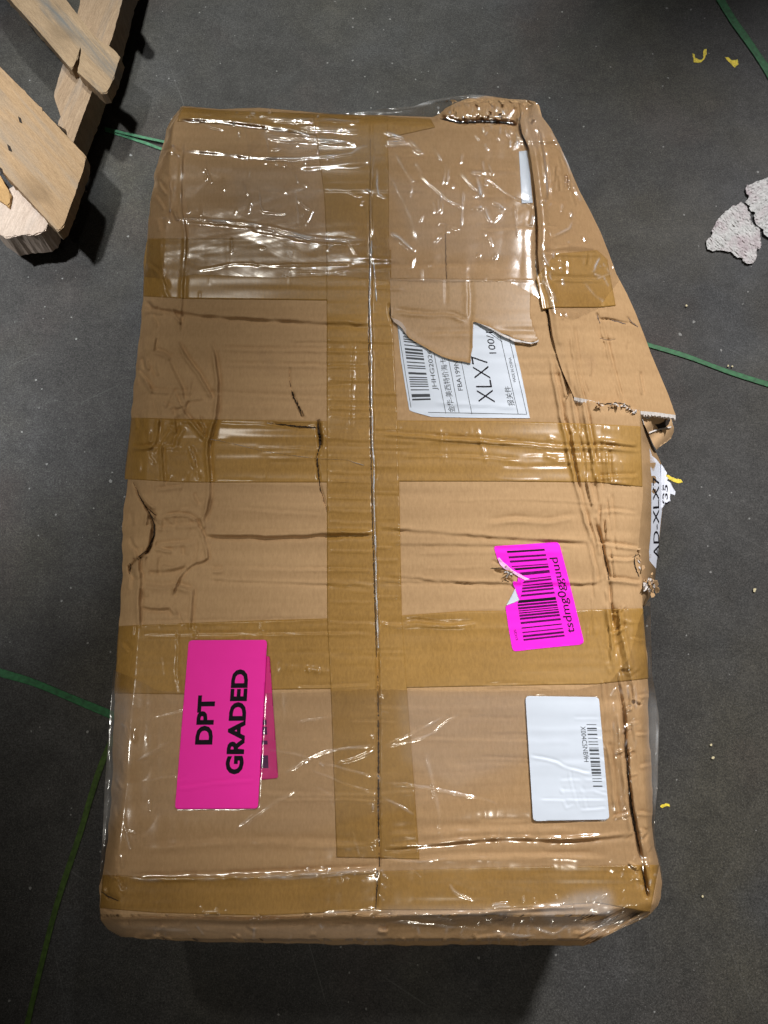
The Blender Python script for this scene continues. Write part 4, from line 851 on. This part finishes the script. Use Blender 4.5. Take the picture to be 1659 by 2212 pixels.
def tiny(n, xr, yr, L, wr=(1.2, 2.4), hz=.4):
    for _ in range(n):
        x, y = RNG.uniform(*xr), RNG.uniform(*yr); a = RNG.normal(1.35, .5); l = RNG.uniform(*L)
        W([(x, y), (x + l * math.cos(a) * .5 + RNG.normal(0, 1), y + l * math.sin(a) * .5), (x + l * math.cos(a), y + l * math.sin(a))], RNG.uniform(*wr), RNG.uniform(.7, 1.9), hz * RNG.uniform(.3, 1.2))
tiny(30, (1024, 1130), (222, 312), (5, 22), hz=.5); tiny(12, (940, 1040), (214, 262), (4, 14), hz=.35); tiny(16, (480, 830), (236, 290), (4, 14)); tiny(10, (560, 800), (290, 350), (4, 16), hz=.3)
tiny(14, (1160, 1300), (230, 600), (5, 22), hz=.3); tiny(14, (1165, 1215), (540, 680), (5, 18), hz=.32); tiny(16, (1285, 1332), (560, 610), (4, 14), hz=.4); tiny(14, (840, 1150), (300, 600), (6, 34), hz=.2); tiny(20, (400, 800), (330, 580), (8, 40), (1.1, 1.8), .14)
tiny(36, (1010, 1330), (1930, 2040), (4, 20), hz=.32); tiny(22, (1310, 1430), (1850, 1990), (4, 18), hz=.34); tiny(14, (240, 830), (1960, 2036), (5, 24), hz=.16); tiny(26, (600, 830), (1870, 1900), (4, 14), hz=.42); tiny(24, (1320, 1400), (1480, 1620), (6, 26), hz=.2); tiny(7, (226, 300), (1480, 2000), (8, 40), hz=.2)
tiny(8, (300, 1300), (1500, 1880), (8, 60), (1.1, 2), .12); tiny(16, (800, 826), (1500, 1980), (5, 20), hz=.25)
tiny(40, (260, 1290), (1988, 2038), (8, 34), (1.4, 3), .26)
# layers of film lying doubled look milky
for poly, hz in (([(1169, 1967), (1208, 1947), (1244, 1931), (1308, 1924), (1322, 1933), (1322, 1978), (1308, 2006), (1240, 1998), (1180, 1990)], .22), ([(829, 1960), (1060, 1958), (1180, 1966), (1240, 2000), (1100, 1996), (829, 1985)], .10),
                 ([(240, 1490), (285, 1500), (262, 1740), (222, 1820)], .15), ([(217, 1990), (829, 1992), (829, 2040), (258, 2022)], .06), ([(300, 1500), (1250, 1500), (1100, 1700), (620, 1800), (300, 1760)], .02), ([(560, 284), (830, 290), (830, 350), (640, 352)], .07), ([(830, 380), (1100, 440), (1140, 560), (900, 540)], .05),
                 ([(1400, 1480), (1424, 1540), (1422, 1690), (1412, 1770), (1404, 1700)], .14), ([(500, 370), (690, 360), (700, 500), (520, 470)], .05), ([(1120, 262), (1165, 226), (1190, 290), (1150, 330)], .08), ([(860, 1495), (1140, 1495), (1130, 1640), (980, 1700), (870, 1640)], .05)):
    sl_, k = fill(HZ, poly, hz, 9); HZ[sl_] += k
# the film is pressed flat where a label lies on top of it
for poly in (rounded(z3([(183, 152), (1275, 168), (1432, 1985), (300, 2010)]), 9), rounded(z4([(308, 122), (1232, 118), (1125, 2105), (145, 2112)]), 9)):
    sl_, k = fill(HF, poly, 1.0, 2); HF[sl_] *= (1 - k); HF[sl_] += k * -.9
HZ[:] = np.clip(HZ, 0, .75)
HBS = blur(np.maximum(blur(HB, 11), HB - .4), 3)
def zfilm(px, py):
    zb = zbox(px, py, HBS); k = np.clip((px - Fl(py) + 16) / 26, 0, 1) * (py < 700); k = k * k * (3 - 2 * k); zz = np.where(k > 0, zb * (1 - k) + FLZ(np.clip(px, Fl(py), Fs(py)), py) * k, zb)
    return zz + .0015 + sample(HF, px, py) / 1000
def film(nu, nv, L, R, T, B, sides):
    px, py = panel_grid(nu, nv, L, R, T, B); z = zfilm(px, py); V = P(px, py, z)
    mesh('stretch_film', V.reshape(-1, 3), gridfaces(nv, nu), FILM, box, attr={'glint_haze': sample(HZ, px, py)})
    for s in sides:
        e = {'left': V[:, 0], 'right': V[:, -1], 'top': V[0], 'bottom': V[-1]}[s]; rows = [e]; c = np.array([C0[0], C0[1]])
        for k, zz in enumerate((.19, .13, .07, .004)):
            r = e.copy(); d = r[:, :2] - c; d /= np.linalg.norm(d, axis=1)[:, None]
            r[:, :2] -= d * (.010 * (k + 1) / 4 - .001 + .001 * np.sin(np.arange(len(e)) * .23 + k)[:, None]); r[:, 2] = np.minimum(zz, e[:, 2] - .012 * (k + 1)); rows.append(r)
        mesh('stretch_film', np.concatenate(rows), gridfaces(5, len(e)), FILM, box, attr={'glint_haze': np.full(5 * len(e), .05)})
def mk(tab): return lambda v: interp(tab, v)
film(430, 190, Ls, lambda y: np.where(y < 232, 1160, Fs(y)) + 1.5, mk([(350, 225), (393, 228), (476, 235), (560, 232), (626, 237), (700, 243), (740, 246), (829, 235), (896, 229), (930, 216), (990, 206), (1016, 204), (1063, 207), (1106, 215), (1146, 216), (1166, 222)]),
     mk([(300, 596), (360, 604), (420, 592), (600, 600), (720, 594), (800, 602), (840, 606), (930, 610), (1100, 608), (1160, 640), (1200, 678), (1240, 690), (1290, 668), (1340, 604), (1400, 600)]), ('left', 'top'))
film(460, 230, mk([(1400, 248), (1440, 246), (1475, 243), (1567, 236), (1703, 226), (1800, 222), (1917, 214), (1987, 216), (2010, 234), (2026, 257), (2040, 300)]),
     mk([(1280, 1404), (1342, 1406), (1453, 1408), (1503, 1417), (1551, 1424), (1678, 1421), (1706, 1420), (1761, 1415), (1800, 1413), (1831, 1417), (1872, 1428), (1908, 1433), (1939, 1428), (1962, 1416), (1985, 1396), (2000, 1352), (2024, 1309), (2040, 1278)]),
     mk([(200, 1440), (240, 1445), (300, 1470), (340, 1492), (500, 1500), (800, 1488), (1000, 1492), (1250, 1488), (1320, 1470), (1360, 1420), (1385, 1330), (1410, 1290), (1440, 1290)]), lambda x: Bs(x) + 1.5, ('left', 'right', 'bottom'))
# film twisted into a cord along the joint
def cord(pts, r, zf, off):
    p = smoothline(pts); n = len(p); V = []; F = []; hzv = []
    s = np.r_[0, np.cumsum(np.hypot(*np.diff(p, axis=0).T))]; uu = np.linspace(0, s[-1], int(s[-1] / 3)); p = np.stack([np.interp(uu, s, p[:, 0]), np.interp(uu, s, p[:, 1])], 1)
    p[:, 0] += RNG.normal(0, .35, len(p)); Q = P(p[:, 0], p[:, 1], zf(p[:, 0], p[:, 1]) + off); m = 6
    for i, c in enumerate(Q):
        rr = r * (.75 + .5 * abs(math.sin(i * .21)) + RNG.uniform(-.15, .25))
        for k in range(m): a = k * 6.283 / m + i * .35; V.append(c + np.array([math.cos(a) * rr, 0, math.sin(a) * rr * .8])); hzv.append(.30 + .2 * math.sin(i * .3))
    for i in range(len(Q) - 1):
        for k in range(m): a = i * m + k; b = i * m + (k + 1) % m; F.append((a, b, b + m, a + m))
    mesh('film_cord', V, F, FILM, box, attr={'glint_haze': hzv})
zs_ = lambda x, y: zbox(x, y, blur(HB, 6)) if False else H + 0 * x + .0012
cord([(803, 520), (800, 600), (798, 650), (801, 700), (803, 780), (802, 850), (805, 905), (804, 960), (809, 1005), (807, 1060), (809, 1120), (812, 1200), (812, 1260), (815, 1330), (817, 1400)], .0009, zs_, 0)
cord([(806, 560), (810, 600), (814, 650)], .0007, zs_, 0)
cord([(448, 948), (480, 953), (520, 962), (560, 973), (640, 985), (685, 991), (752, 993), (762, 998), (786, 1005)], .0007, zs_, 0)
film_wisp = None

# ------------------------------------------------------------------ tears and folds: dark strips laid on, shade painted as colour
SLIT = m_plain('tear_shade', (.030, .018, .010), .95, .5, 300); SLITB = m_plain('fold_shade', (.060, .036, .018), .95, .4, 200)
def slit(pts, ws, mat=None, zf=None, off=.5, name='dark_strip', jag=.5):
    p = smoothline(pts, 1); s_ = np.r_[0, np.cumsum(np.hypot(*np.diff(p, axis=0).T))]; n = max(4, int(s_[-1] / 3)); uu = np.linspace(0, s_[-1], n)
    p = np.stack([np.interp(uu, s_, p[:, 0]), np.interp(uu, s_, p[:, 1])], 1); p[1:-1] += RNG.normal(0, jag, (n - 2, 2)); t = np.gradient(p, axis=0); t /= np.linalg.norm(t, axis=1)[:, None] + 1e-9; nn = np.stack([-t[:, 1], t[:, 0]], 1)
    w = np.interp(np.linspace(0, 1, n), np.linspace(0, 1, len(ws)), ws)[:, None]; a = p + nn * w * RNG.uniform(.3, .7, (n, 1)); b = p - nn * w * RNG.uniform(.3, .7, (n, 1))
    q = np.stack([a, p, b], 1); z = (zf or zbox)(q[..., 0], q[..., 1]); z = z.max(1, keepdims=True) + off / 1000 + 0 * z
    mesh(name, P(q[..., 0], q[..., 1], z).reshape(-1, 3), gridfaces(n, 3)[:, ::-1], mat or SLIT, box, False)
slit([(626, 792), (626, 826), (631, 851), (638, 867)], [.3, 1.1, 1.4]); slit([(632, 846), (636, 862), (645, 880), (652, 900)], [1.5, 3.2, 3, 1.2])
for q_ in ((641, 872), (647, 884), (653, 893)): slit([(q_[0], q_[1] - 7), (q_[0] + 3, q_[1] + 5)], [.6, 1.8, .5])
slit([(577, 914), (600, 916), (640, 921), (664, 923), (686, 924)], [.5, 2, 3, 3.2, 2.8]); slit([(686, 908), (687, 925), (690, 940), (692, 955), (690, 968)], [1, 4, 4.5, 5.5, 3]); slit([(690, 966), (684, 988)], [2, 1.4]); slit([(685, 990), (687, 1016), (691, 1055), (698, 1073), (702, 1090), (707, 1110)], [2.8, 3, 2.4, 1.4, 1, .6])
slit([(288, 1042), (300, 1068), (311, 1090), (322, 1106), (331, 1126), (334, 1148), (330, 1168), (318, 1188)], [.8, 1.6, 2.6, 1.6, 2.4, 3.4, 4.2, 1.2]); slit([(314, 1094), (326, 1104), (338, 1113)], [1.4, 1.8, .8]); slit([(318, 1100), (328, 1116), (334, 1124)], [1.2, 1.6, 1])
slit([(316, 1190), (306, 1198), (296, 1206)], [1.6, 2.4, 1.2]); slit([(280, 1216), (284, 1226), (279, 1240)], [1.2, 2.6, 1.2])
slit([(816, 1440), (817, 1560), (818, 1650), (817, 1780), (820, 1872)], [1.6, 2.6, 3.2, 3.6, 3.2, 2.0], SLITB, jag=.25); slit([(800, 300), (799, 480), (798, 560), (796, 690), (798, 850), (801, 960), (803, 1080), (808, 1250), (813, 1420)], [.5, .9, 1.8, 2.6, 2.2, 2.6, 2.4, 2.6, 1.6], SLITB, jag=.3)
slit([(1121, 268), (1126, 292), (1139, 316)], [1.4, 2.6, 1.6], SLITB); slit([(1157, 560), (1159, 585), (1164, 604), (1176, 641), (1183, 680), (1188, 718), (1191, 735)], [1, 2, 2.8, 3.2, 3, 2.2, .8], off=1.4)
slit([(1151, 405), (1157, 455), (1159, 500), (1157, 550)], [.8, 1.4, 1.2, 1], SLITB, off=1.2)
slit([(1292, 1146), (1302, 1180), (1309, 1215), (1316, 1252)], [.6, 1.4, 2.2, 2], SLITB); slit([(1350, 1570), (1356, 1650), (1361, 1720), (1370, 1785), (1383, 1842)], [1, 2.2, 3.6, 4.2, 1.6]); slit([(1386, 1872), (1392, 1902), (1398, 1936)], [1.2, 3.2, 1], SLITB)
slit([(1374, 1196), (1369, 1212), (1374, 1230), (1381, 1246)], [1, 2.4, 3, 1.4]); slit([(1366, 1204), (1378, 1198)], [1, 1.4])
slit([(1060, 1228), (1088, 1227), (1100, 1231), (1112, 1240)], [.8, 2, 1.4, 1]); slit([(1083, 1250), (1094, 1244), (1106, 1236)], [.8, 2.2, 1]); slit([(1084, 1258), (1090, 1252), (1100, 1256)], [.8, 1.8, .8])
slit([(843, 656), (843, 684), (850, 696)], [.8, 2, 1]); slit([(962, 505), (963, 560), (965, 612), (967, 652)], [.6, 1.1, 1, .5], SLITB)
for _ in range(22):
    x = RNG.uniform(962, 1118); y = RNG.choice([RNG.uniform(236, 262), RNG.uniform(214, 226)]); shreds(x, y, 1, .1, .1, 3, 8, lambda a, b: zbox(a, b) + .0012, [CARD, CARD_TORN, CARD, CARD_RIGHT])
for _ in range(14):
    x = RNG.uniform(1290, 1380); y = float(Tear(x)) + RNG.uniform(-1, 5); shreds(x, y, 1, .1, .1, 2.5, 7, lambda a, b: zbox(a, b) + .004, [PAPER_EDGE, CARD_TORN])
slit([(950, 256), (975, 262), (1003, 265), (1035, 264), (1060, 263), (1100, 267)], [1, 3.6, 4.2, 3, 4, 1.5], off=.8); slit([(1316, 690), (1330, 694), (1345, 698), (1352, 700)], [.8, 1.6, 2.2, 1], m_plain('grey_scuff', (.16, .12, .10), .9), zf=lambda a, b: FLZ(a, b)); slit([(1290, 680), (1293, 692), (1297, 698)], [1.4, 2.2, 1], m_plain('grey_scuff', (.16, .12, .10), .9), zf=lambda a, b: FLZ(a, b)); slit([(1357, 686), (1364, 696), (1378, 706)], [1, 2, 1.4], m_plain('grey_scuff', (.16, .12, .10), .9), zf=lambda a, b: FLZ(a, b))
slit([(1296, 730), (1312, 735), (1330, 732)], [.8, 1, .6], m_plain('grey_scuff', (.2, .14, .1), .9), zf=lambda a, b: FLZ(a, b))
slit([(1288, 871), (1312, 873), (1336, 869), (1352, 874), (1362, 880)], [.8, 2, 2.4, 2, 1]); slit([(1224, 828), (1230, 848), (1224, 862)], [.6, 1.4, .6], SLITB, off=4)
slit([(815, 1880), (814, 1920), (812, 1965)], [2, 3, 1.6], SLITB); slit([(256, 1946), (236, 1938), (219, 1927)], [1.2, 2.6, 1.4], SLITB)

# ------------------------------------------------------------------ wooden pallet
zp7 = lambda Z: [(x * .26285, y * .26285) for x, y in Z]
PAL = P(20, 200, 0); pallet = thing('wooden_pallet', 'worn wooden pallet with rough boards at the upper left of the floor', 'pallet', (float(PAL[0]), float(PAL[1]), 0.0))
def slab(name, Z, z, th, mat, jag=.6, label=None, bev=.0018, dome=0):
    p = np.array(zp7(Z), float); out = []
    for i in range(len(p)):
        a, b = p[i], p[(i + 1) % len(p)]; n = max(1, int(np.hypot(*(b - a)) / 7))
        for k in range(n):
            q = a + (b - a) * k / n
            if k: q = q + RNG.normal(0, jag * .45, 2)
            out.append(q)
    out = np.array(out); T_ = P(out[:, 0], out[:, 1], z)
    if sum(T_[i][0] * T_[(i + 1) % len(T_)][1] - T_[i][1] * T_[(i + 1) % len(T_)][0] for i in range(len(T_))) < 0: T_ = T_[::-1]
    bm = bmesh.new(); tv_ = [bm.verts.new(c) for c in T_]; bv_ = [bm.verts.new((c[0] + RNG.normal(0, .0006), c[1] + RNG.normal(0, .0006), z - th)) for c in T_]
    ft = bm.faces.new(tv_); bm.faces.new(bv_[::-1]); n = len(tv_)
    for i in range(n): bm.faces.new((bv_[i], bv_[(i + 1) % n], tv_[(i + 1) % n], tv_[i]))
    bmesh.ops.bevel(bm, geom=[e for e in ft.edges], offset=bev, segments=2, affect='EDGES', clamp_overlap=True)
    bmesh.ops.triangulate(bm, faces=[f for f in bm.faces if len(f.verts) > 4])
    V = [tuple(v.co) for v in bm.verts]; bm.verts.index_update(); F = [[v.index for v in f.verts] for f in bm.faces]; bm.free()
    return mesh(name, V, F, mat, pallet, False, label=label)
aD = math.radians(-50); aS = math.radians(-104)
WD1 = m_wood('deck_wood', (.26, .165, .085), (.40, .27, .15), aD, (.22, .20, .17), .45); WD2 = m_wood('grey_deck_wood', (.23, .155, .088), (.39, .28, .17), aD, (.13, .135, .13), .9)
WS = m_wood('stringer_wood', (.24, .16, .095), (.37, .265, .17), aS, (.20, .185, .165), .5); WB = m_wood('end_grain', (.40, .31, .24), (.54, .44, .36), aS, (.4, .36, .33), .3); WO = m_wood('orange_wood', (.38, .22, .08), (.48, .30, .13), aD, (.4, .3, .2), .2)
slab('deck_board', [(-420, 130), (0, 548), (300, 850), (600, 1172), (706, 1282), (690, 1380), (600, 1640), (518, 1865), (471, 1900), (200, 1600), (0, 1390), (-420, 950)], .10, .020, WD1, label='wide pale deck board nearest the box')
slab('deck_board', [(-320, -560), (-29, -127), (300, 235), (560, 540), (588, 568), (606, 540), (640, 470), (655, 380), (668, 384), (662, 480), (640, 560), (634, 590), (831, 768), (876, 763), (935, 640), (985, 465), (930, 400), (800, 320), (700, 200), (545, 0), (300, -320), (100, -600)], .10, .020, WD2, label='weathered grey deck board split at its nail')
slab('deck_board', [(850, -560), (1140, -118), (1108, -92), (1060, -100), (600, -560)], .10, .020, WD1)
slab('deck_board', [(-300, 1330), (0, 1440), (90, 1600), (70, 1700), (-40, 1620), (-300, 1500)], .085, .02, WO, label='orange toned board end under the wide deck board')
slab('stringer', [(1120, -440), (1060, -200), (925, 300), (780, 690), (630, 1090), (520, 1400), (420, 1420), (560, 1120), (495, 950), (440, 780), (560, 380), (650, 60), (690, -150), (760, -440)], .0795, .045, WS)
slab('block', [(470, 1560), (374, 1890), (300, 1925), (180, 1930), (44, 1955), (-60, 1880), (-100, 1820), (60, 1560), (250, 1420)], .079, .045, WB, 1.6)
slab('block', [(200, 1560), (250, 1740), (60, 1790), (-40, 1700)], .033, .0325, WB, 1.0)
slab('block', [(760, -160), (900, -150), (850, 60), (720, 60)], .033, .0325, WS, 1.0)
slab('block', [(560, 840), (640, 900), (560, 1080), (470, 1020)], .033, .0325, WS, 1.0)
for x, y in ((165, 985), (75, 1215), (10, 1400)):
    slab('nail_hole', [(x - 18, y - 32), (x + 5, y - 16), (x + 18, y + 30), (x - 5, y + 18)], .1006, .0008, DARK, 0, bev=.0001)

# ------------------------------------------------------------------ straps and crumbs on the floor
def strap(pts, w, mat, label, cat='strap', z=.0016, group=None, arch=0):
    p = smoothline(pts, 2); n = len(p); t = np.gradient(p, axis=0); t /= np.linalg.norm(t, axis=1)[:, None]; nn = np.stack([-t[:, 1], t[:, 0]], 1)
    zz = z + arch * np.sin(np.linspace(0, math.pi, n)); rows = []
    tw = np.interp(np.arange(n), np.linspace(0, n - 1, 7), RNG.uniform(.82, 1.04, 7))[:, None]
    for s, dz in ((-1, -.0007), (-1, 0), (-.9, .0002), (.9, .0002), (1, .0), (1, -.0007)):
        q = p + nn * s * w * tw / 2; rows.append(P(q[:, 0], q[:, 1], zz + dz))
    V = np.stack(rows, 1).reshape(-1, 3); c = P(p[0, 0], p[0, 1], 0); loc = (float(c[0]), float(c[1]), 0.0)
    o = mesh('plastic_strap', V, gridfaces(n, 6), mat, None, False, loc=loc)
    o['label'] = label; o['category'] = cat; o['group'] = 'green plastic straps on the floor'; return o
strap([(1545, -20), (1557, 0), (1584, 45), (1610, 80), (1632, 112), (1659, 152), (1690, 205)], 17, GREEN, 'dark green plastic strap crossing the top right corner of the floor')
strap([(1380, 738), (1403, 746), (1440, 756), (1489, 771), (1530, 787), (1573, 803), (1620, 818), (1659, 830), (1700, 842)], 10.5, GREEN, 'thin green plastic strap running out from the right side of the box')
strap([(-40, 1440), (0, 1453), (61, 1470), (100, 1485), (137, 1501), (180, 1519), (219, 1535), (250, 1548), (300, 1566)], 17, GREEN, 'green plastic strap on the dark floor left of the box')
strap([(262, 1560), (222, 1640), (196, 1720), (175, 1795), (146, 1880), (120, 1960), (90, 2080), (65, 2185), (50, 2250)], 14, OLIVE, 'dim olive green strap slanting down the dark lower left floor')
strap([(226, 277), (250, 283), (275, 289), (312, 297), (349, 305), (380, 312)], 6, GREEN_PALE, 'upper strand of pale green strap between pallet and box', arch=.004)
strap([(228, 281), (250, 288), (284, 299), (312, 308), (344, 320), (370, 330)], 6.5, GREEN_PALE, 'lower strand of pale green strap between pallet and box')
def chip(name, pts, mat, label, cat, z=.0006, th=.0006, group=None, jag=.5, step=None, rough=0):
    p = []; P0 = list(pts)
    for i in range(len(P0)):
        a, b = np.array(P0[i], float), np.array(P0[(i + 1) % len(P0)], float); n = max(1, int(np.hypot(*(b - a)) / (2.2 if step else 3)))
        for k in range(n): q = a + (b - a) * k / n; p.append(tuple(q + RNG.normal(0, jag, 2)))
    bm = sheet_bm(p, step or 50); be = [e for e in bm.edges if e.is_boundary]
    r = bmesh.ops.extrude_edge_only(bm, edges=be); ext = {v for v in r['geom'] if isinstance(v, bmesh.types.BMVert)}
    vl = list(bm.verts); a = np.array([v.co[:2] for v in vl]); zz = np.array([.0003 if v in ext else z + RNG.normal(0, rough) for v in vl]); Q = P(a[:, 0], a[:, 1], zz)
    bm.verts.index_update(); F = [[v.index for v in f.verts][::-1] for f in bm.faces]; bm.free(); c = P(a[:, 0].mean(), a[:, 1].mean(), 0)
    o = mesh(name, Q, F, mat, None, False, loc=(float(c[0]), float(c[1]), 0.0)); o['label'] = label; o['category'] = cat
    if group: o['group'] = group
    return o
tf_ = NT('flake_surface'); n_ = tf_.noise(24, 5, .65); c_ = tf_.ramp(n_, [(.44, (.56, .56, .55)), (.56, (.52, .48, .485)), (.64, (.43, .37, .385))])
c_ = tf_.mix(.6, c_, tf_.ramp(tf_.noise(160, 5, .8), [(.3, (.45,) * 3), (.72, (1.35,) * 3)]), 'MULTIPLY'); tf_.bsdf(c_, .9, tf_.bump(tf_.noise(170, 5, .8), .9, .002), .2)
zf5 = lambda Z: [(1503.2 + x * .09425, 373 + y * .09425) for x, y in Z]
chip('concrete_flake', zf5([(1040, 660), (1090, 710), (1170, 770), (1185, 870), (1240, 900), (1255, 990), (1250, 1060), (1280, 1130), (1350, 1210), (1410, 1240), (1470, 1300), (1475, 1460), (1495, 1600), (1500, 1680), (1460, 1760), (1415, 1720), (1390, 1800), (1405, 1900), (1370, 2010), (1300, 2080), (1180, 2090), (1085, 2030), (1070, 1970), (1020, 1940), (960, 1950), (880, 1890), (810, 1810), (740, 1815), (620, 1780), (490, 1780), (380, 1800), (270, 1750), (235, 1660), (240, 1560), (290, 1500), (340, 1480), (385, 1380), (360, 1330), (430, 1200), (500, 1070), (600, 970), (680, 880), (730, 860), (840, 755), (920, 745), (985, 710)]), tf_.m, 'pinkish grey broken flake lying flat with a pointed top, left of the other flake', 'flake', .003, .003, 'broken flakes on the floor', .35, 3.5, .0005)
chip('concrete_flake', zf5([(2000, 40), (1653, 110), (1500, 165), (1380, 205), (1270, 260), (1165, 285), (1135, 390), (1165, 490), (1220, 520), (1210, 580), (1125, 680), (1180, 720), (1235, 770), (1215, 810), (1260, 880), (1330, 900), (1370, 920), (1335, 990), (1350, 1090), (1380, 1180), (1450, 1240), (1550, 1300), (1545, 1350), (1570, 1420), (1640, 1470), (1760, 1500), (2000, 1420)]), tf_.m, 'grey broken flake cut off by the right edge of the picture', 'flake', .004, .004, 'broken flakes on the floor', .35, 3.5, .0006)
zy = lambda Z: [(1470.3 + x * .11376, y * .11376) for x, y in Z]
chip('paint_fleck', zy([(225, 1020), (260, 1030), (285, 1110), (310, 1100), (340, 1130), (400, 1130), (440, 1080), (425, 1000), (440, 930), (490, 925), (495, 1020), (460, 1090), (430, 1150), (390, 1180), (300, 1195), (250, 1180), (240, 1100)]), YELLOW, 'yellow hook shaped fleck near the top right corner', 'fleck', group='yellow flecks on the floor')
chip('paint_fleck', zy([(840, 1090), (900, 1078), (960, 1140), (1080, 1130), (1105, 1220), (1020, 1275), (950, 1210), (880, 1130)]), YELLOW, 'yellow fleck beside the green strap at the top right', 'fleck', group='yellow flecks on the floor')
chip('paint_fleck', [(1436, 1026), (1444, 1026), (1452, 1031), (1462, 1034), (1472, 1037), (1474, 1042), (1466, 1044), (1456, 1041), (1446, 1036)], YELLOW, 'long yellow fleck touching the torn label at the side of the box', 'fleck', group='yellow flecks on the floor')
chip('paint_fleck', [(1426, 1742), (1430, 1737), (1438, 1735), (1446, 1737), (1448, 1742), (1438, 1741), (1430, 1745)], YELLOW, 'yellow crescent fleck by the lower right side of the box', 'fleck', group='yellow flecks on the floor')
for (x, y, r_, lab_) in ((1483, 660, 2.6, 'small cream crumb between the box and the flakes'), (1573, 790, 2.2, 'tiny cream crumb beside the thin green strap, left one'), (1582, 791, 2.2, 'tiny cream crumb beside the thin green strap, right one'), (1536, 1609, 3.2, 'orange toned crumb right of the blank white label'), (1540, 1637, 4.0, 'slanted cream crumb below the orange toned one'), (1630, 1274, 4.2, 'pale oval crumb near the right edge at mid height'), (1518, 1936, 3.0, 'pale crumb right of the lower right box corner')):
    a0 = RNG.uniform(0, 3); chip('crumb', [(x + r_ * RNG.uniform(.6, 1.1) * math.cos(a0 + k * .9), y + r_ * RNG.uniform(.7, 1.3) * math.sin(a0 + k * .9)) for k in range(7)], CREAM, lab_, 'crumb', .0025, .0025, 'crumbs on the floor', .1)
